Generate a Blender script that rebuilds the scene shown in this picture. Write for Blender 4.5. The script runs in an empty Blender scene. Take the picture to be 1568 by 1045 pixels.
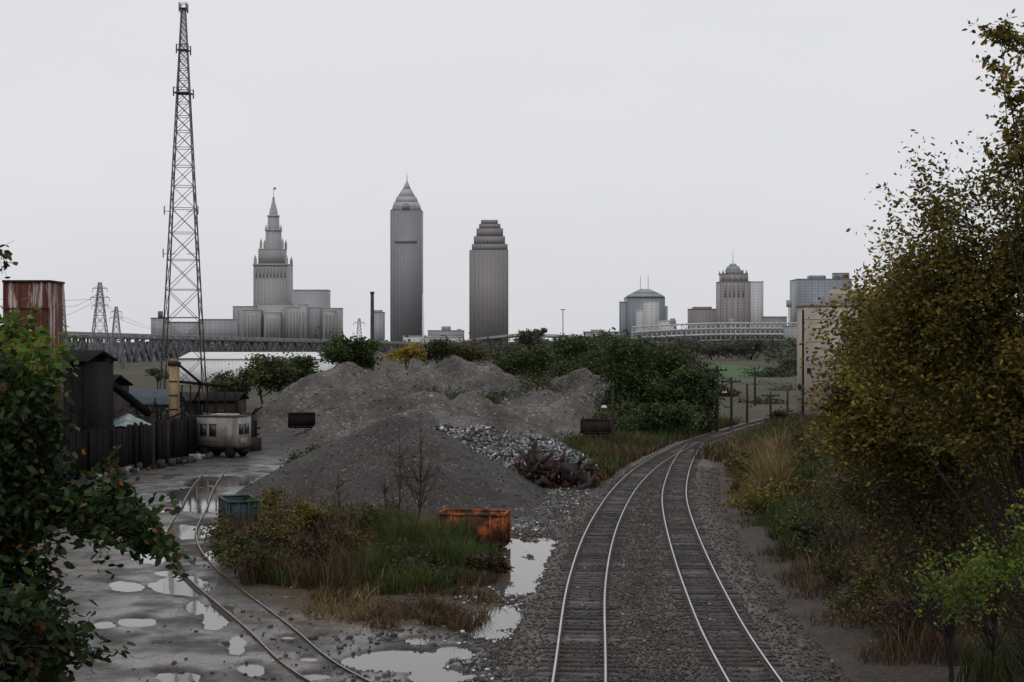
import bpy, math, random
import numpy as np
rng=np.random.default_rng(7); random.seed(7)
F=2200.0; CX=784.0; CY=522.5; H=10.0
def X_(px,Y): return (px-CX)*Y/F
def Z_(py,Y): return H-(py-CY)*Y/F
def W(px,py,Y): return np.array([X_(px,Y),Y,Z_(py,Y)])
def GY(py): return H*F/(py-CY)
scene=bpy.context.scene
# ---------------------------------------------------------------- materials
def newmat(name):
    m=bpy.data.materials.new(name); m.use_nodes=True
    nt=m.node_tree; b=nt.nodes['Principled BSDF']; return m,nt,b
def N(nt,t,**k):
    n=nt.nodes.new(t)
    for a,v in k.items(): setattr(n,a,v)
    return n
def ramp(nt,stops,interp='LINEAR'):
    r=N(nt,'ShaderNodeValToRGB'); cr=r.color_ramp; cr.interpolation=interp
    while len(cr.elements)<len(stops): cr.elements.new(0.5)
    for e,(p,c) in zip(cr.elements,stops):
        e.position=p; e.color=(c[0],c[1],c[2],1)
    return r
def mul(c,k): return tuple(a*k for a in c)
def mat(name,c1,c2=None,scale=2.0,rough=0.8,bump=0.2,metal=0.0,zs=1.0,fine=12.0,spec=0.3,lo=0.35,hi=0.65,bd=0.05):
    m,nt,b=newmat(name)
    if c2 is None: c2=mul(c1,0.7)
    tc=N(nt,'ShaderNodeTexCoord'); mp=N(nt,'ShaderNodeMapping'); mp.inputs['Scale'].default_value=(1,1,zs)
    nt.links.new(tc.outputs['Object'],mp.inputs[0])
    n1=N(nt,'ShaderNodeTexNoise'); n1.inputs['Scale'].default_value=scale; n1.inputs['Detail'].default_value=6; n1.inputs['Roughness'].default_value=0.65
    nt.links.new(mp.outputs[0],n1.inputs['Vector'])
    r=ramp(nt,[(lo,c1),(hi,c2)]); nt.links.new(n1.outputs[0],r.inputs[0]); nt.links.new(r.outputs[0],b.inputs['Base Color'])
    b.inputs['Roughness'].default_value=rough; b.inputs['Metallic'].default_value=metal; b.inputs['Specular IOR Level'].default_value=spec
    if bump>0:
        n2=N(nt,'ShaderNodeTexNoise'); n2.inputs['Scale'].default_value=fine; n2.inputs['Detail'].default_value=3
        nt.links.new(tc.outputs['Object'],n2.inputs['Vector'])
        bp=N(nt,'ShaderNodeBump'); bp.inputs['Strength'].default_value=bump; bp.inputs['Distance'].default_value=bd
        nt.links.new(n2.outputs[0],bp.inputs['Height']); nt.links.new(bp.outputs[0],b.inputs['Normal'])
    return m
def gravelmat(name,stops,vs=5.0,big=0.25,rough=0.85,attr=None,bump=0.6,bigr=((0.5,0.48,0.46),(0.9,0.88,0.86),(1.35,1.32,1.3)),lo=.3,hi=.7):
    m,nt,b=newmat(name)
    tc=N(nt,'ShaderNodeTexCoord')
    v=N(nt,'ShaderNodeTexVoronoi'); v.inputs['Scale'].default_value=vs
    nt.links.new(tc.outputs['Object'],v.inputs['Vector'])
    sep=N(nt,'ShaderNodeSeparateColor'); nt.links.new(v.outputs['Color'],sep.inputs[0])
    r=ramp(nt,stops); nt.links.new(sep.outputs[0],r.inputs[0])
    n1=N(nt,'ShaderNodeTexNoise'); n1.inputs['Scale'].default_value=big; n1.inputs['Detail'].default_value=8; n1.inputs['Roughness'].default_value=0.72
    nt.links.new(tc.outputs['Object'],n1.inputs['Vector'])
    r2=ramp(nt,[(lo,bigr[0]),(0.5,bigr[1]),(hi,bigr[2])]); nt.links.new(n1.outputs[0],r2.inputs[0])
    mx=N(nt,'ShaderNodeMix',data_type='RGBA',blend_type='MULTIPLY'); mx.inputs[0].default_value=1
    nt.links.new(r.outputs[0],mx.inputs[6]); nt.links.new(r2.outputs[0],mx.inputs[7])
    out=mx.outputs[2]
    if attr:
        a=N(nt,'ShaderNodeAttribute'); a.attribute_name=attr
        m2=N(nt,'ShaderNodeMix',data_type='RGBA',blend_type='MULTIPLY'); m2.inputs[0].default_value=1
        nt.links.new(out,m2.inputs[6]); nt.links.new(a.outputs['Color'],m2.inputs[7]); out=m2.outputs[2]
        n3=N(nt,'ShaderNodeTexNoise'); n3.inputs['Scale'].default_value=0.5; n3.inputs['Detail'].default_value=5
        nt.links.new(tc.outputs['Object'],n3.inputs['Vector'])
        mr=N(nt,'ShaderNodeMapRange'); mr.inputs[1].default_value=0.38; mr.inputs[2].default_value=0.6; mr.inputs[3].default_value=0.7; mr.inputs[4].default_value=0.18
        nt.links.new(n3.outputs[0],mr.inputs[0])
        mm=N(nt,'ShaderNodeMix',data_type='FLOAT'); nt.links.new(a.outputs['Alpha'],mm.inputs[0]); mm.inputs[2].default_value=0.9
        nt.links.new(mr.outputs[0],mm.inputs[3]); nt.links.new(mm.outputs[0],b.inputs['Roughness'])
    else: b.inputs['Roughness'].default_value=rough
    nt.links.new(out,b.inputs['Base Color'])
    b.inputs['Specular IOR Level'].default_value=0.3
    n2=N(nt,'ShaderNodeTexNoise'); n2.inputs['Scale'].default_value=vs*0.6; n2.inputs['Detail'].default_value=5
    nt.links.new(tc.outputs['Object'],n2.inputs['Vector'])
    bp=N(nt,'ShaderNodeBump'); bp.inputs['Strength'].default_value=bump; bp.inputs['Distance'].default_value=0.5/vs
    nt.links.new(n2.outputs[0],bp.inputs['Height']); nt.links.new(bp.outputs[0],b.inputs['Normal'])
    return m
def leafmat(name,stops,rough=0.55,trans=0.3,big=0.6,dark=0.45):
    m,nt,b=newmat(name)
    g=N(nt,'ShaderNodeNewGeometry')
    r=ramp(nt,stops); nt.links.new(g.outputs['Random Per Island'],r.inputs[0])
    tc=N(nt,'ShaderNodeTexCoord'); n1=N(nt,'ShaderNodeTexNoise'); n1.inputs['Scale'].default_value=big; n1.inputs['Detail'].default_value=3
    nt.links.new(tc.outputs['Object'],n1.inputs['Vector'])
    r2=ramp(nt,[(0.35,(dark,dark,dark)),(0.65,(1.15,1.15,1.15))]); nt.links.new(n1.outputs[0],r2.inputs[0])
    mx=N(nt,'ShaderNodeMix',data_type='RGBA',blend_type='MULTIPLY'); mx.inputs[0].default_value=1
    nt.links.new(r.outputs[0],mx.inputs[6]); nt.links.new(r2.outputs[0],mx.inputs[7])
    nt.links.new(mx.outputs[2],b.inputs['Base Color']); b.inputs['Roughness'].default_value=rough; b.inputs['Specular IOR Level'].default_value=0.25
    if trans>0:
        t=N(nt,'ShaderNodeBsdfTranslucent'); nt.links.new(mx.outputs[2],t.inputs[0])
        ms=N(nt,'ShaderNodeMixShader'); ms.inputs[0].default_value=trans
        nt.links.new(b.outputs[0],ms.inputs[1]); nt.links.new(t.outputs[0],ms.inputs[2])
        nt.links.new(ms.outputs[0],nt.nodes['Material Output'].inputs[0])
    return m
def facade(name,wall,win,pw=4.0,ph=4.0,fx=0.45,fz=0.4,rough=0.6,noise=0.08):
    m,nt,b=newmat(name)
    tc=N(nt,'ShaderNodeTexCoord'); s=N(nt,'ShaderNodeSeparateXYZ'); nt.links.new(tc.outputs['Object'],s.inputs[0])
    def M(op,a,bb):
        n=N(nt,'ShaderNodeMath',operation=op)
        for i,v in enumerate((a,bb)):
            if v is None: continue
            if isinstance(v,(int,float)): n.inputs[i].default_value=v
            else: nt.links.new(v,n.inputs[i])
        return n.outputs[0]
    xy=M('ADD',s.outputs[0],s.outputs[1])
    a=M('GREATER_THAN',M('FRACT',M('DIVIDE',xy,pw),None),1-fx)
    c=M('GREATER_THAN',M('FRACT',M('DIVIDE',s.outputs[2],ph),None),1-fz)
    f=M('MULTIPLY',a,c)
    n1=N(nt,'ShaderNodeTexNoise'); n1.inputs['Scale'].default_value=0.02; n1.inputs['Detail'].default_value=6
    nt.links.new(tc.outputs['Object'],n1.inputs['Vector'])
    r=ramp(nt,[(0.3,mul(wall,1-noise)),(0.7,mul(wall,1+noise))]); nt.links.new(n1.outputs[0],r.inputs[0])
    mx=N(nt,'ShaderNodeMix',data_type='RGBA'); nt.links.new(f,mx.inputs[0]); nt.links.new(r.outputs[0],mx.inputs[6]); mx.inputs[7].default_value=(*win,1)
    nt.links.new(mx.outputs[2],b.inputs['Base Color']); b.inputs['Roughness'].default_value=rough; b.inputs['Specular IOR Level'].default_value=0.2
    return m
# ---------------------------------------------------------------- quad mesh builder
class Q:
    def __init__(s): s.V=[];s.Fc=[];s.M=[];s.n=0
    def add(s,v,f,m=0):
        v=np.asarray(v,float).reshape(-1,3); f=np.asarray(f,int).reshape(-1,4)
        s.V.append(v); s.Fc.append(f+s.n); s.M.append(np.full(len(f),m)); s.n+=len(v)
    BF=[[0,3,2,1],[4,5,6,7],[0,1,5,4],[1,2,6,5],[2,3,7,6],[3,0,4,7]]
    def fr(s,cx,cy,z0,z1,hx0,hy0,hx1,hy1,m=0,rz=0.0):
        v=np.array([[-hx0,-hy0,z0],[hx0,-hy0,z0],[hx0,hy0,z0],[-hx0,hy0,z0],[-hx1,-hy1,z1],[hx1,-hy1,z1],[hx1,hy1,z1],[-hx1,hy1,z1]],float)
        c,sn=math.cos(rz),math.sin(rz)
        x=v[:,0]*c-v[:,1]*sn+cx; y=v[:,0]*sn+v[:,1]*c+cy
        s.add(np.stack([x,y,v[:,2]],1),s.BF,m)
    def box(s,x0,x1,y0,y1,z0,z1,m=0,rz=0.0): s.fr((x0+x1)/2,(y0+y1)/2,z0,z1,(x1-x0)/2,(y1-y0)/2,(x1-x0)/2,(y1-y0)/2,m,rz)
    def beam(s,p,q,w,m=0,h=None):
        p=np.asarray(p,float);q=np.asarray(q,float);d=q-p;L=np.linalg.norm(d)
        if L<1e-6:return
        d/=L; up=np.array([0,0,1.0]) if abs(d[2])<0.95 else np.array([1.0,0,0])
        a=np.cross(d,up);a/=np.linalg.norm(a);b=np.cross(a,d);h=h or w
        c=[(-w/2,-h/2),(w/2,-h/2),(w/2,h/2),(-w/2,h/2)]
        v=[p+a*i+b*j for i,j in c]+[q+a*i+b*j for i,j in c]
        s.add(v,s.BF,m)
    def tube(s,P,R,m=0,n=6):
        P=np.asarray(P,float);k=len(P);R=np.broadcast_to(np.asarray(R,float),(k,))
        T=np.gradient(P,axis=0);T/=np.linalg.norm(T,axis=1)[:,None]+1e-9
        up=np.array([0.31,0.2,0.93]) if abs(T[0][2])<0.8 else np.array([1.0,0.1,0])
        a=np.cross(T,up);a/=np.linalg.norm(a,axis=1)[:,None]+1e-9;b=np.cross(T,a)
        th=np.arange(n)/n*2*math.pi
        v=P[:,None,:]+R[:,None,None]*(np.cos(th)[None,:,None]*a[:,None,:]+np.sin(th)[None,:,None]*b[:,None,:])
        f=[]
        for i in range(k-1):
            for j in range(n):
                j2=(j+1)%n; f.append([i*n+j,i*n+j2,(i+1)*n+j2,(i+1)*n+j])
        s.add(v.reshape(-1,3),f,m)
    def cyl(s,cx,cy,z0,z1,r0,r1=None,m=0,n=14):
        r1=r0 if r1 is None else r1
        s.tube([[cx,cy,z0],[cx,cy,z1],[cx,cy,z1+0.002]],[r0,r1,0.001],m,n)
    def obj(s,name,mats,smooth=False,parent=None,colattr=None):
        V=np.concatenate(s.V);Fc=np.concatenate(s.Fc);M=np.concatenate(s.M)
        me=bpy.data.meshes.new(name); me.vertices.add(len(V)); me.vertices.foreach_set('co',V.astype(np.float32).ravel())
        me.loops.add(len(Fc)*4); me.loops.foreach_set('vertex_index',Fc.astype(np.int32).ravel())
        me.polygons.add(len(Fc)); me.polygons.foreach_set('loop_start',(np.arange(len(Fc))*4).astype(np.int32))
        for m in mats: me.materials.append(m)
        me.polygons.foreach_set('material_index',M.astype(np.int32))
        if smooth: me.polygons.foreach_set('use_smooth',np.ones(len(Fc),bool))
        me.update(calc_edges=True)
        if colattr is not None:
            at=me.color_attributes.new('Col','FLOAT_COLOR','POINT'); at.data.foreach_set('color',colattr.astype(np.float32).ravel())
        o=bpy.data.objects.new(name,me); scene.collection.objects.link(o)
        if parent: o.parent=parent
        return o
# ---------------------------------------------------------------- noise
def vnoise(x,y,seed=0):
    xi=np.floor(x).astype(np.int64);yi=np.floor(y).astype(np.int64);xf=x-xi;yf=y-yi
    def h(a,b):
        n=(a*374761393+b*668265263+seed*1442695041)&0xffffffff
        n=((n^(n>>13))*1274126177)&0xffffffff; n=n^(n>>16)
        return (n&0xffff)/65535.0
    u=xf*xf*(3-2*xf);v=yf*yf*(3-2*yf)
    return (h(xi,yi)*(1-u)+h(xi+1,yi)*u)*(1-v)+(h(xi,yi+1)*(1-u)+h(xi+1,yi+1)*u)*v
def fbm(x,y,sc,seed=0,o=4):
    r=0;a=1;t=0
    for i in range(o):
        r=r+a*vnoise(x/sc+17.3*i,y/sc-9.1*i,seed+i);t+=a;a*=0.5;sc=sc/2
    return r/t-0.5
def ss(a,b,x):
    t=np.clip((x-a)/(b-a),0,1);return t*t*(3-2*t)
# ---------------------------------------------------------------- tracks
def curve(pts,step=0.5):
    pts=np.array(pts,float);out=[]
    P=np.vstack([2*pts[0]-pts[1],pts,2*pts[-1]-pts[-2]])
    for i in range(1,len(P)-2):
        p0,p1,p2,p3=P[i-1],P[i],P[i+1],P[i+2]
        n=max(2,int(np.linalg.norm(p2-p1)/step))
        for t in np.arange(n)/n:
            out.append(0.5*((2*p1)+(-p0+p2)*t+(2*p0-5*p1+4*p2-p3)*t*t+(-p0+3*p1-3*p2+p3)*t**3))
    out.append(pts[-1]);return np.array(out)
LT=curve([(-0.6,-10),(0.6,20),(1.99,42.1),(3.05,58.2),(4.75,75.1),(7.3,93.6),(10.3,110),(13.6,124),(17.2,137),(21.5,150),(28,168),(38,192),(60,235)])
RT=curve([(7.0,-10),(6.85,20),(6.93,42.1),(7.5,56),(8.7,73.8),(10.1,89.4),(12.0,104),(14.3,119),(17.4,136.5)])
SP=curve([(9,20),(1.5,32),(-5.15,42.1),(-8.6,50.2),(-13.9,63.2),(-17.0,73.8),(-18.9,85.3),(-20.8,96.5),(-23,112)])
def dist(x,y,C):
    d=np.full(x.shape,1e9)
    for p in C[::4]:
        d=np.minimum(d,(x-p[0])**2+(y-p[1])**2)
    return np.sqrt(d)
def trx(y): return np.interp(y,LT[:,1],LT[:,0])
def trr(y): return np.where(y<120,np.interp(y,RT[:,1],RT[:,0]),np.interp(y,LT[:,1],LT[:,0])+0.4)
PUD=[(800,885,54,48),(768,955,36,30),(845,850,42,22),(268,900,34,18),(215,952,34,8),(335,945,26,26),(362,985,26,22),(160,957,18,6),(285,1034,45,11),(600,1008,62,12),(690,1000,26,8),(300,765,55,20),(290,812,32,13),(232,850,24,9),(195,900,24,7),(385,1022,26,12),(470,1008,20,6),(690,1036,40,9),(240,700,40,9),(340,735,40,8),(330,848,16,7),(300,930,14,12),(640,980,22,6),(440,975,16,5),(480,1035,22,6),(240,985,16,4)]
def puddle(x,y):
    yy=np.maximum(y,25.0);px=CX+x*F/yy;py=CY+H*F/yy
    w=fbm(x,y*0.6,2.4,5,6)*2.6
    d=np.full(x.shape,9.0)
    for a,b,rx,ry in PUD: d=np.minimum(d,np.sqrt(((px-a)/rx)**2+((py-b)/ry)**2))
    return np.where(y>30,ss(1.45,0.6,d+w),0)
def height(x,y):
    n=fbm(x,y,6,11,4)
    near=ss(260,150,y)*ss(-120,-60,x)*ss(140,90,x)
    h=near*(0.03+0.07*np.clip(n,-0.4,0.6)+0.05*fbm(x,y,1.0,3,3))
    h=h-0.17*puddle(x,y)
    dl=np.minimum(dist(x,y,LT),dist(x,y,RT))
    bed=ss(2.5,1.5,dl)
    h=h*(1-bed)+bed*0.14
    e=x-trr(y)
    h=h+ss(3.5,15,e)*2.6*ss(125,85,y)*ss(-40,20,y)*ss(160,90,x)+ss(4,9,e)*0.5*fbm(x,y,5,31,4)*ss(150,100,y)*ss(160,90,x)
    h=h+ss(-12.5,-22,x+(y-42)*0.33)*ss(75,55,y)*1.6*ss(-160,-90,x)
    return h
def ax(segs):
    o=[]
    for a,b,n in segs: o+=list(np.linspace(a,b,n,endpoint=False))
    return np.array(o+[segs[-1][1]])
xs=ax([(-9000,-1000,10),(-1000,-150,18),(-150,-40,40),(-40,-24,60),(-24,12,300),(12,30,70),(30,60,50),(60,200,40),(200,1000,16),(1000,9000,10)])
ys=ax([(-300,0,8),(0,36,36),(36,80,290),(80,120,130),(120,220,120),(220,500,50),(500,2000,30),(2000,12000,14)])
XX,YY=np.meshgrid(xs,ys)
ZZ=height(XX,YY)
def gridfaces(nx,ny):
    i=np.arange(nx-1);j=np.arange(ny-1);I,J=np.meshgrid(i,j);a=(J*nx+I).ravel()
    return np.stack([a,a+1,a+nx+1,a+nx],1)
def lerp(c,d,t): return c*(1-t[...,None])+np.array(d)*t[...,None]
e=XX-trr(YY); el=XX-trx(YY)
col=np.zeros(XX.shape+(3,))+np.array([0.062,0.059,0.055])
n1=fbm(XX,YY,7,41,5); n2=fbm(XX,YY,2.5,51,5)
col=lerp(col,(0.105,0.09,0.077),ss(0.02,0.2,n1))
col=lerp(col,(0.034,0.034,0.032),ss(0.0,0.16,-n2)*0.8)
col=lerp(col,(0.028,0.026,0.024),ss(0.02,0.3,puddle(XX,YY))*0.8)
PXg=CX+XX*F/np.maximum(YY,25);PYg=CY+H*F/np.maximum(YY,25)
isl=ss(1.25,0.85,np.sqrt(((PXg-575)/240)**2+((PYg-855)/80)**2)+n2)
col=lerp(col,(0.05,0.042,0.022),isl)
brf=ss(1.2,0.7,np.sqrt(((PXg-620)/190)**2+((PYg-945)/40)**2)+n2*1.5)
col=lerp(col,(0.08,0.053,0.03),brf*0.8)
dl=np.minimum(dist(XX,YY,LT),dist(XX,YY,RT))
btw=((el>-2)&(e<2)&(YY<126)).astype(float)
bal=np.maximum(ss(3.2,1.9,dl+n2*2),btw)
col=lerp(col,(0.115,0.103,0.095),bal)
col=lerp(col,(0.10,0.079,0.064),btw*ss(1.6,2.4,dl)*0.8)
tr=ss(1.25,0.85,dl)
col=lerp(col,(0.05,0.046,0.043),tr*0.85)
wall_=ss(1.9,3.2,e+n2*2)*ss(130,118,YY)
col=lerp(col,(0.056,0.045,0.037),wall_)
col=lerp(col,(0.085,0.07,0.057),wall_*ss(0.1,0.3,n2)*0.7)
col=lerp(col,(0.04,0.032,0.02),ss(5,9,e+n2*4)*ss(150,118,YY))
col=lerp(col,(0.055,0.055,0.028),ss(-1.5,-5,el+n2*3)*ss(108,125,YY)*ss(-22,-14,el)*ss(400,200,YY))
far=ss(185,240,YY); col=lerp(col,(0.05,0.052,0.03),far)
col=lerp(col,(0.085,0.07,0.05),far*ss(0.0,0.15,fbm(XX,YY,60,61,5)))
col=lerp(col,(0.07,0.055,0.04),ss(4,10,e)*ss(150,175,YY)*ss(330,240,YY)*0.7)
gp=ss(0,.4,1-np.abs(YY-500)/150)*(ss(58,64,XX)*ss(96,90,XX)); col=lerp(col,(0.05,0.12,0.025),gp)
wet=ss(-1.5,-3,el)*(1-isl)*ss(140,110,YY)
cola=np.concatenate([col/0.1,wet[...,None]],2).reshape(-1,4)
M_ground=gravelmat('ground_gravel',[(0,(0.06,0.057,0.055)),(0.5,(0.084,0.082,0.08)),(0.88,(0.105,0.103,0.1)),(0.97,(0.14,0.137,0.133)),(1,(0.22,0.215,0.21))],vs=12,big=0.5,attr='Col',bump=0.4,bigr=((0.55,0.55,0.55),(0.95,0.95,0.95),(1.3,1.3,1.3)))
q=Q(); q.add(np.stack([XX,YY,ZZ],2).reshape(-1,3),gridfaces(len(xs),len(ys)))
q.obj('ground',[M_ground],smooth=True,colattr=cola)
mw,nt,b=newmat('puddle_water')
b.inputs['Base Color'].default_value=(0.085,0.078,0.07,1);b.inputs['Roughness'].default_value=0.05;b.inputs['IOR'].default_value=1.55
tc=N(nt,'ShaderNodeTexCoord');nn=N(nt,'ShaderNodeTexNoise');nn.inputs['Scale'].default_value=3;nt.links.new(tc.outputs['Object'],nn.inputs['Vector'])
bp=N(nt,'ShaderNodeBump');bp.inputs['Strength'].default_value=0.06;bp.inputs['Distance'].default_value=0.02;nt.links.new(nn.outputs[0],bp.inputs['Height']);nt.links.new(bp.outputs[0],b.inputs['Normal'])
q=Q();q.add([[-36,33,-0.055],[6,33,-0.055],[6,128,-0.055],[-36,128,-0.055]],[[0,1,2,3]]);q.obj('puddle_water',[mw])
# ---------------------------------------------------------------- railway
M_rail=mat('rail_rust',(0.055,0.038,0.03),(0.035,0.027,0.023),3,0.7,0.1)
M_railtop=mat('rail_steel',(0.55,0.55,0.57),(0.4,0.4,0.42),1,0.3,0,metal=1.0)
M_railold=mat('rail_steel_worn',(0.3,0.28,0.27),(0.2,0.18,0.17),1,0.4,0,metal=1.0)
M_tie=leafmat('sleeper_wood',[(0,(0.035,0.032,0.03)),(0.5,(0.07,0.065,0.061)),(0.9,(0.11,0.104,0.10)),(1,(0.16,0.153,0.147))],rough=0.9,trans=0,big=1.5,dark=0.55)
def railway(name,C,z,ties=True,top=0.16,tm=None,hw=0.03):
    q=Q();T=np.gradient(C,axis=0);T/=np.linalg.norm(T,axis=1)[:,None];Nn=np.stack([T[:,1],-T[:,0]],1)
    prof=[(-0.07,0),(-0.07,0.02),(-0.012,0.04),(-0.012,0.12),(-hw,0.13),(-hw,top),(hw,top),(hw,0.13),(0.012,0.12),(0.012,0.04),(0.07,0.02),(0.07,0)]
    for sd in (-0.75,0.75):
        v=np.array([[[c[0]+n[0]*(sd+a),c[1]+n[1]*(sd+a),z+bb] for a,bb in prof] for c,n in zip(C,Nn)])
        k=len(prof);f=[];ft=[]
        for i in range(len(C)-1):
            for j in range(k-1):
                (ft if j==5 else f).append([i*k+j,i*k+j+1,(i+1)*k+j+1,(i+1)*k+j])
        q.add(v.reshape(-1,3),f,0);q.add(v.reshape(-1,3),ft,1)
    if ties:
        s=np.concatenate([[0],np.cumsum(np.linalg.norm(np.diff(C,axis=0),axis=1))])
        for d in np.arange(0.3,s[-1],0.62):
            d+=random.uniform(-.03,.03)
            x=np.interp(d,s,C[:,0]);y=np.interp(d,s,C[:,1]);tx=np.interp(d,s,T[:,0]);ty=np.interp(d,s,T[:,1])
            rz=math.atan2(-tx,ty)+random.uniform(-.03,.03);zz=random.uniform(-.03,.012)
            q.fr(x+random.uniform(-.08,.08),y,z-0.15,z+0.004+zz,1.3,0.115,1.28,0.1,2,rz)
            for sd in(-0.75,0.75):
                q.fr(x+math.cos(rz)*sd,y+math.sin(rz)*sd,z-0.01,z+0.022,0.17,0.09,0.16,0.08,0,rz)
    return q.obj(name,[M_rail,tm or M_railtop,M_tie])
railway('railway_track',LT,0.185);railway('railway_track',RT,0.18);railway('siding_track',SP,-0.05,ties=False,top=0.15,tm=M_railold,hw=0.028)
def stones(q,P,S,m=0):
    n=len(P);t=np.array([[-1,-1,-1],[1,-1,-1],[1,1,-1],[-1,1,-1],[-1,-1,1],[1,-1,1],[1,1,1],[-1,1,1]],float)*0.5
    v=t[None]*S[:,None,None]*rng.uniform(0.5,1.1,(n,1,3))+rng.normal(0,0.13,(n,8,3))*S[:,None,None]
    a=rng.uniform(0,6.28,n);c,s_=np.cos(a)[:,None],np.sin(a)[:,None]
    x=v[...,0]*c-v[...,1]*s_;y=v[...,0]*s_+v[...,1]*c
    v=np.stack([x,y,v[...,2]*0.8],2)+P[:,None,:]
    f=np.array(Q.BF)[None]+(np.arange(n)*8)[:,None,None]
    q.add(v.reshape(-1,3),f.reshape(-1,4),m)
M_stone=leafmat('stone_tones',[(0,(0.04,0.037,0.035)),(0.5,(0.08,0.073,0.068)),(0.92,(0.13,0.122,0.115)),(0.98,(0.18,0.17,0.165)),(1,(0.32,0.3,0.29))],rough=0.8,trans=0.0,big=0.8,dark=0.7)
M_stoned=leafmat('stone_dark',[(0,(0.022,0.02,0.02)),(0.6,(0.05,0.046,0.043)),(0.95,(0.08,0.075,0.07)),(1,(0.2,0.19,0.18))],rough=0.8,trans=0.0,big=0.8,dark=0.7)
q=Q()
n=38000;y=38+rng.random(n)**1.4*75;u=rng.uniform(-3.2,3.0,n);x=np.where(rng.random(n)<0.55,trx(y)+u,trr(y)+u)
k=n//4;x[:k]=trx(y[:k])+rng.random(k)*(trr(y[:k])-trx(y[:k]))
kk=(np.minimum(dist(x,y,LT),dist(x,y,RT))>1.3)|(rng.random(n)<0.35);x=x[kk];y=y[kk];n=len(x)
P=np.stack([x,y,height(x,y)+0.03],1);stones(q,P,rng.uniform(0.03,0.09,n));q.obj('ballast_stones',[M_stone])
q=Q();n=10000;y=40+rng.random(n)*70;x=trx(y)-2.3-rng.exponential(2.6,n);P=np.stack([x,y,height(x,y)+0.01],1);kk=P[:,2]>-0.05;P=P[kk];n=len(P)
stones(q,P,rng.uniform(0.04,0.2,n)*rng.random(n)**1.4+0.03);q.obj('yard_rubble',[M_stone])
M_litter=leafmat('litter',[(0,(0.2,0.2,0.2)),(0.5,(0.6,0.6,0.6)),(0.85,(0.75,0.75,0.72)),(0.93,(0.05,0.25,0.2)),(1,(0.4,0.06,0.04))],trans=0,dark=0.9)
q=Q();n=480;y=42+rng.random(n)*62;x=trx(y)-2.4-rng.exponential(1.5,n);P=np.stack([x,y,height(x,y)+0.03],1);stones(q,P,rng.uniform(0.04,0.13,n));q.obj('litter',[M_litter])
# ---------------------------------------------------------------- mounds
M_m1=gravelmat('gravel_dark',[(0,(0.024,0.022,0.021)),(0.6,(0.039,0.036,0.034)),(0.93,(0.054,0.05,0.047)),(0.98,(0.09,0.085,0.08)),(1,(0.2,0.19,0.18))],vs=9,big=0.3,bump=0.7,bigr=((0.6,0.58,0.56),(0.95,0.92,0.9),(1.5,1.45,1.4)))
M_m2=gravelmat('gravel_pale',[(0,(0.058,0.053,0.05)),(0.6,(0.082,0.075,0.071)),(0.95,(0.107,0.1,0.095)),(1,(0.22,0.205,0.195))],vs=4.5,big=0.16,bump=0.9,bigr=((0.45,0.43,0.41),(0.95,0.93,0.92),(1.7,1.65,1.62)),lo=.36,hi=.64)
def mound(name,cones,x0,x1,y0,y1,step,m,na=0.7,seed=1,sl=0.55,ston=0,smx=(0.05,0.25),warp=0.3,sm=None,nsc=3.5,fn=0.1,gul=0.0):
    def hf(x,y):
        wx=fbm(x,y,6,seed+70,3)*3.0*warp;wy=fbm(x,y,6,seed+90,3)*3.0*warp
        acc=0
        for px,py,Y in cones:
            cx,cy,cz=W(px,py,Y);r=np.sqrt((x+wx-cx)**2+(y+wy-cy)**2+0.6)-0.77
            acc=acc+np.exp(np.clip((cz-sl*r)*3.5,-60,60))
        z=np.log(acc+1e-20)/3.5
        if gul:
            rd=1-np.abs(fbm(x*1.6,y*0.5,3.0,seed+33,3))*4;z=z-gul*np.clip(rd,0,1)*np.clip(z,0,1.5)*0.5
        z=z+na*fbm(x,y,nsc,seed,5)*np.clip((z+1)*0.5,0,1)+fn*fbm(x,y,0.8,seed+5,3)
        return np.maximum(z,-0.5)
    X=np.arange(x0,x1,step);Yv=np.arange(y0,y1,step);A,B=np.meshgrid(X,Yv)
    q=Q();q.add(np.stack([A,B,hf(A,B)],2).reshape(-1,3),gridfaces(len(X),len(Yv)));q.obj(name,[m],smooth=True)
    if ston:
        x=rng.uniform(x0,x1,ston);y=rng.uniform(y0,y1,ston);z=hf(x,y);k=z>0.1
        q=Q();stones(q,np.stack([x,y,z],1)[k],(rng.random(k.sum())**3)*(smx[1]-smx[0])+smx[0]);q.obj('loose_stones',[sm or M_stone])
    return hf
h1=mound('gravel_mound',[(607,632,96),(563,655,98),(515,682,99),(465,710,98),(415,738,95),(372,764,92),(645,664,93),(685,695,90),(728,730,87),(775,766,83),(640,700,87),(570,705,91),(500,735,91),(545,668,106),(480,700,107),(610,645,104)],-27,8,74,122,0.18,M_m1,0.35,1,0.57,9000,(0.04,0.16),0.15,M_stoned,fn=0.08,gul=.15)
h2=mound('gravel_mound',[(535,549,170),(500,566,168),(600,556,172),(650,556,178),(700,540,188),(745,556,188),(790,582,182),(470,590,166),(430,614,166),(600,586,152),(660,590,150),(560,600,150),(720,596,152),(820,612,152),(870,606,155),(840,594,168),(890,560,176),(912,574,176),(760,624,140),(690,622,142),(630,620,140)],-36,22,122,205,0.33,M_m2,1.5,7,0.62,5000,(0.1,0.32),0.4,nsc=6,fn=0.2,gul=.6)
h3=mound('rubble_pile',[(740,656,118),(790,664,114),(690,655,122),(830,688,108),(760,690,108),(865,722,102),(700,684,112),(800,715,103),(845,755,94)],-10,9,88,130,0.25,M_m2,1.3,13,0.45,0)
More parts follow.
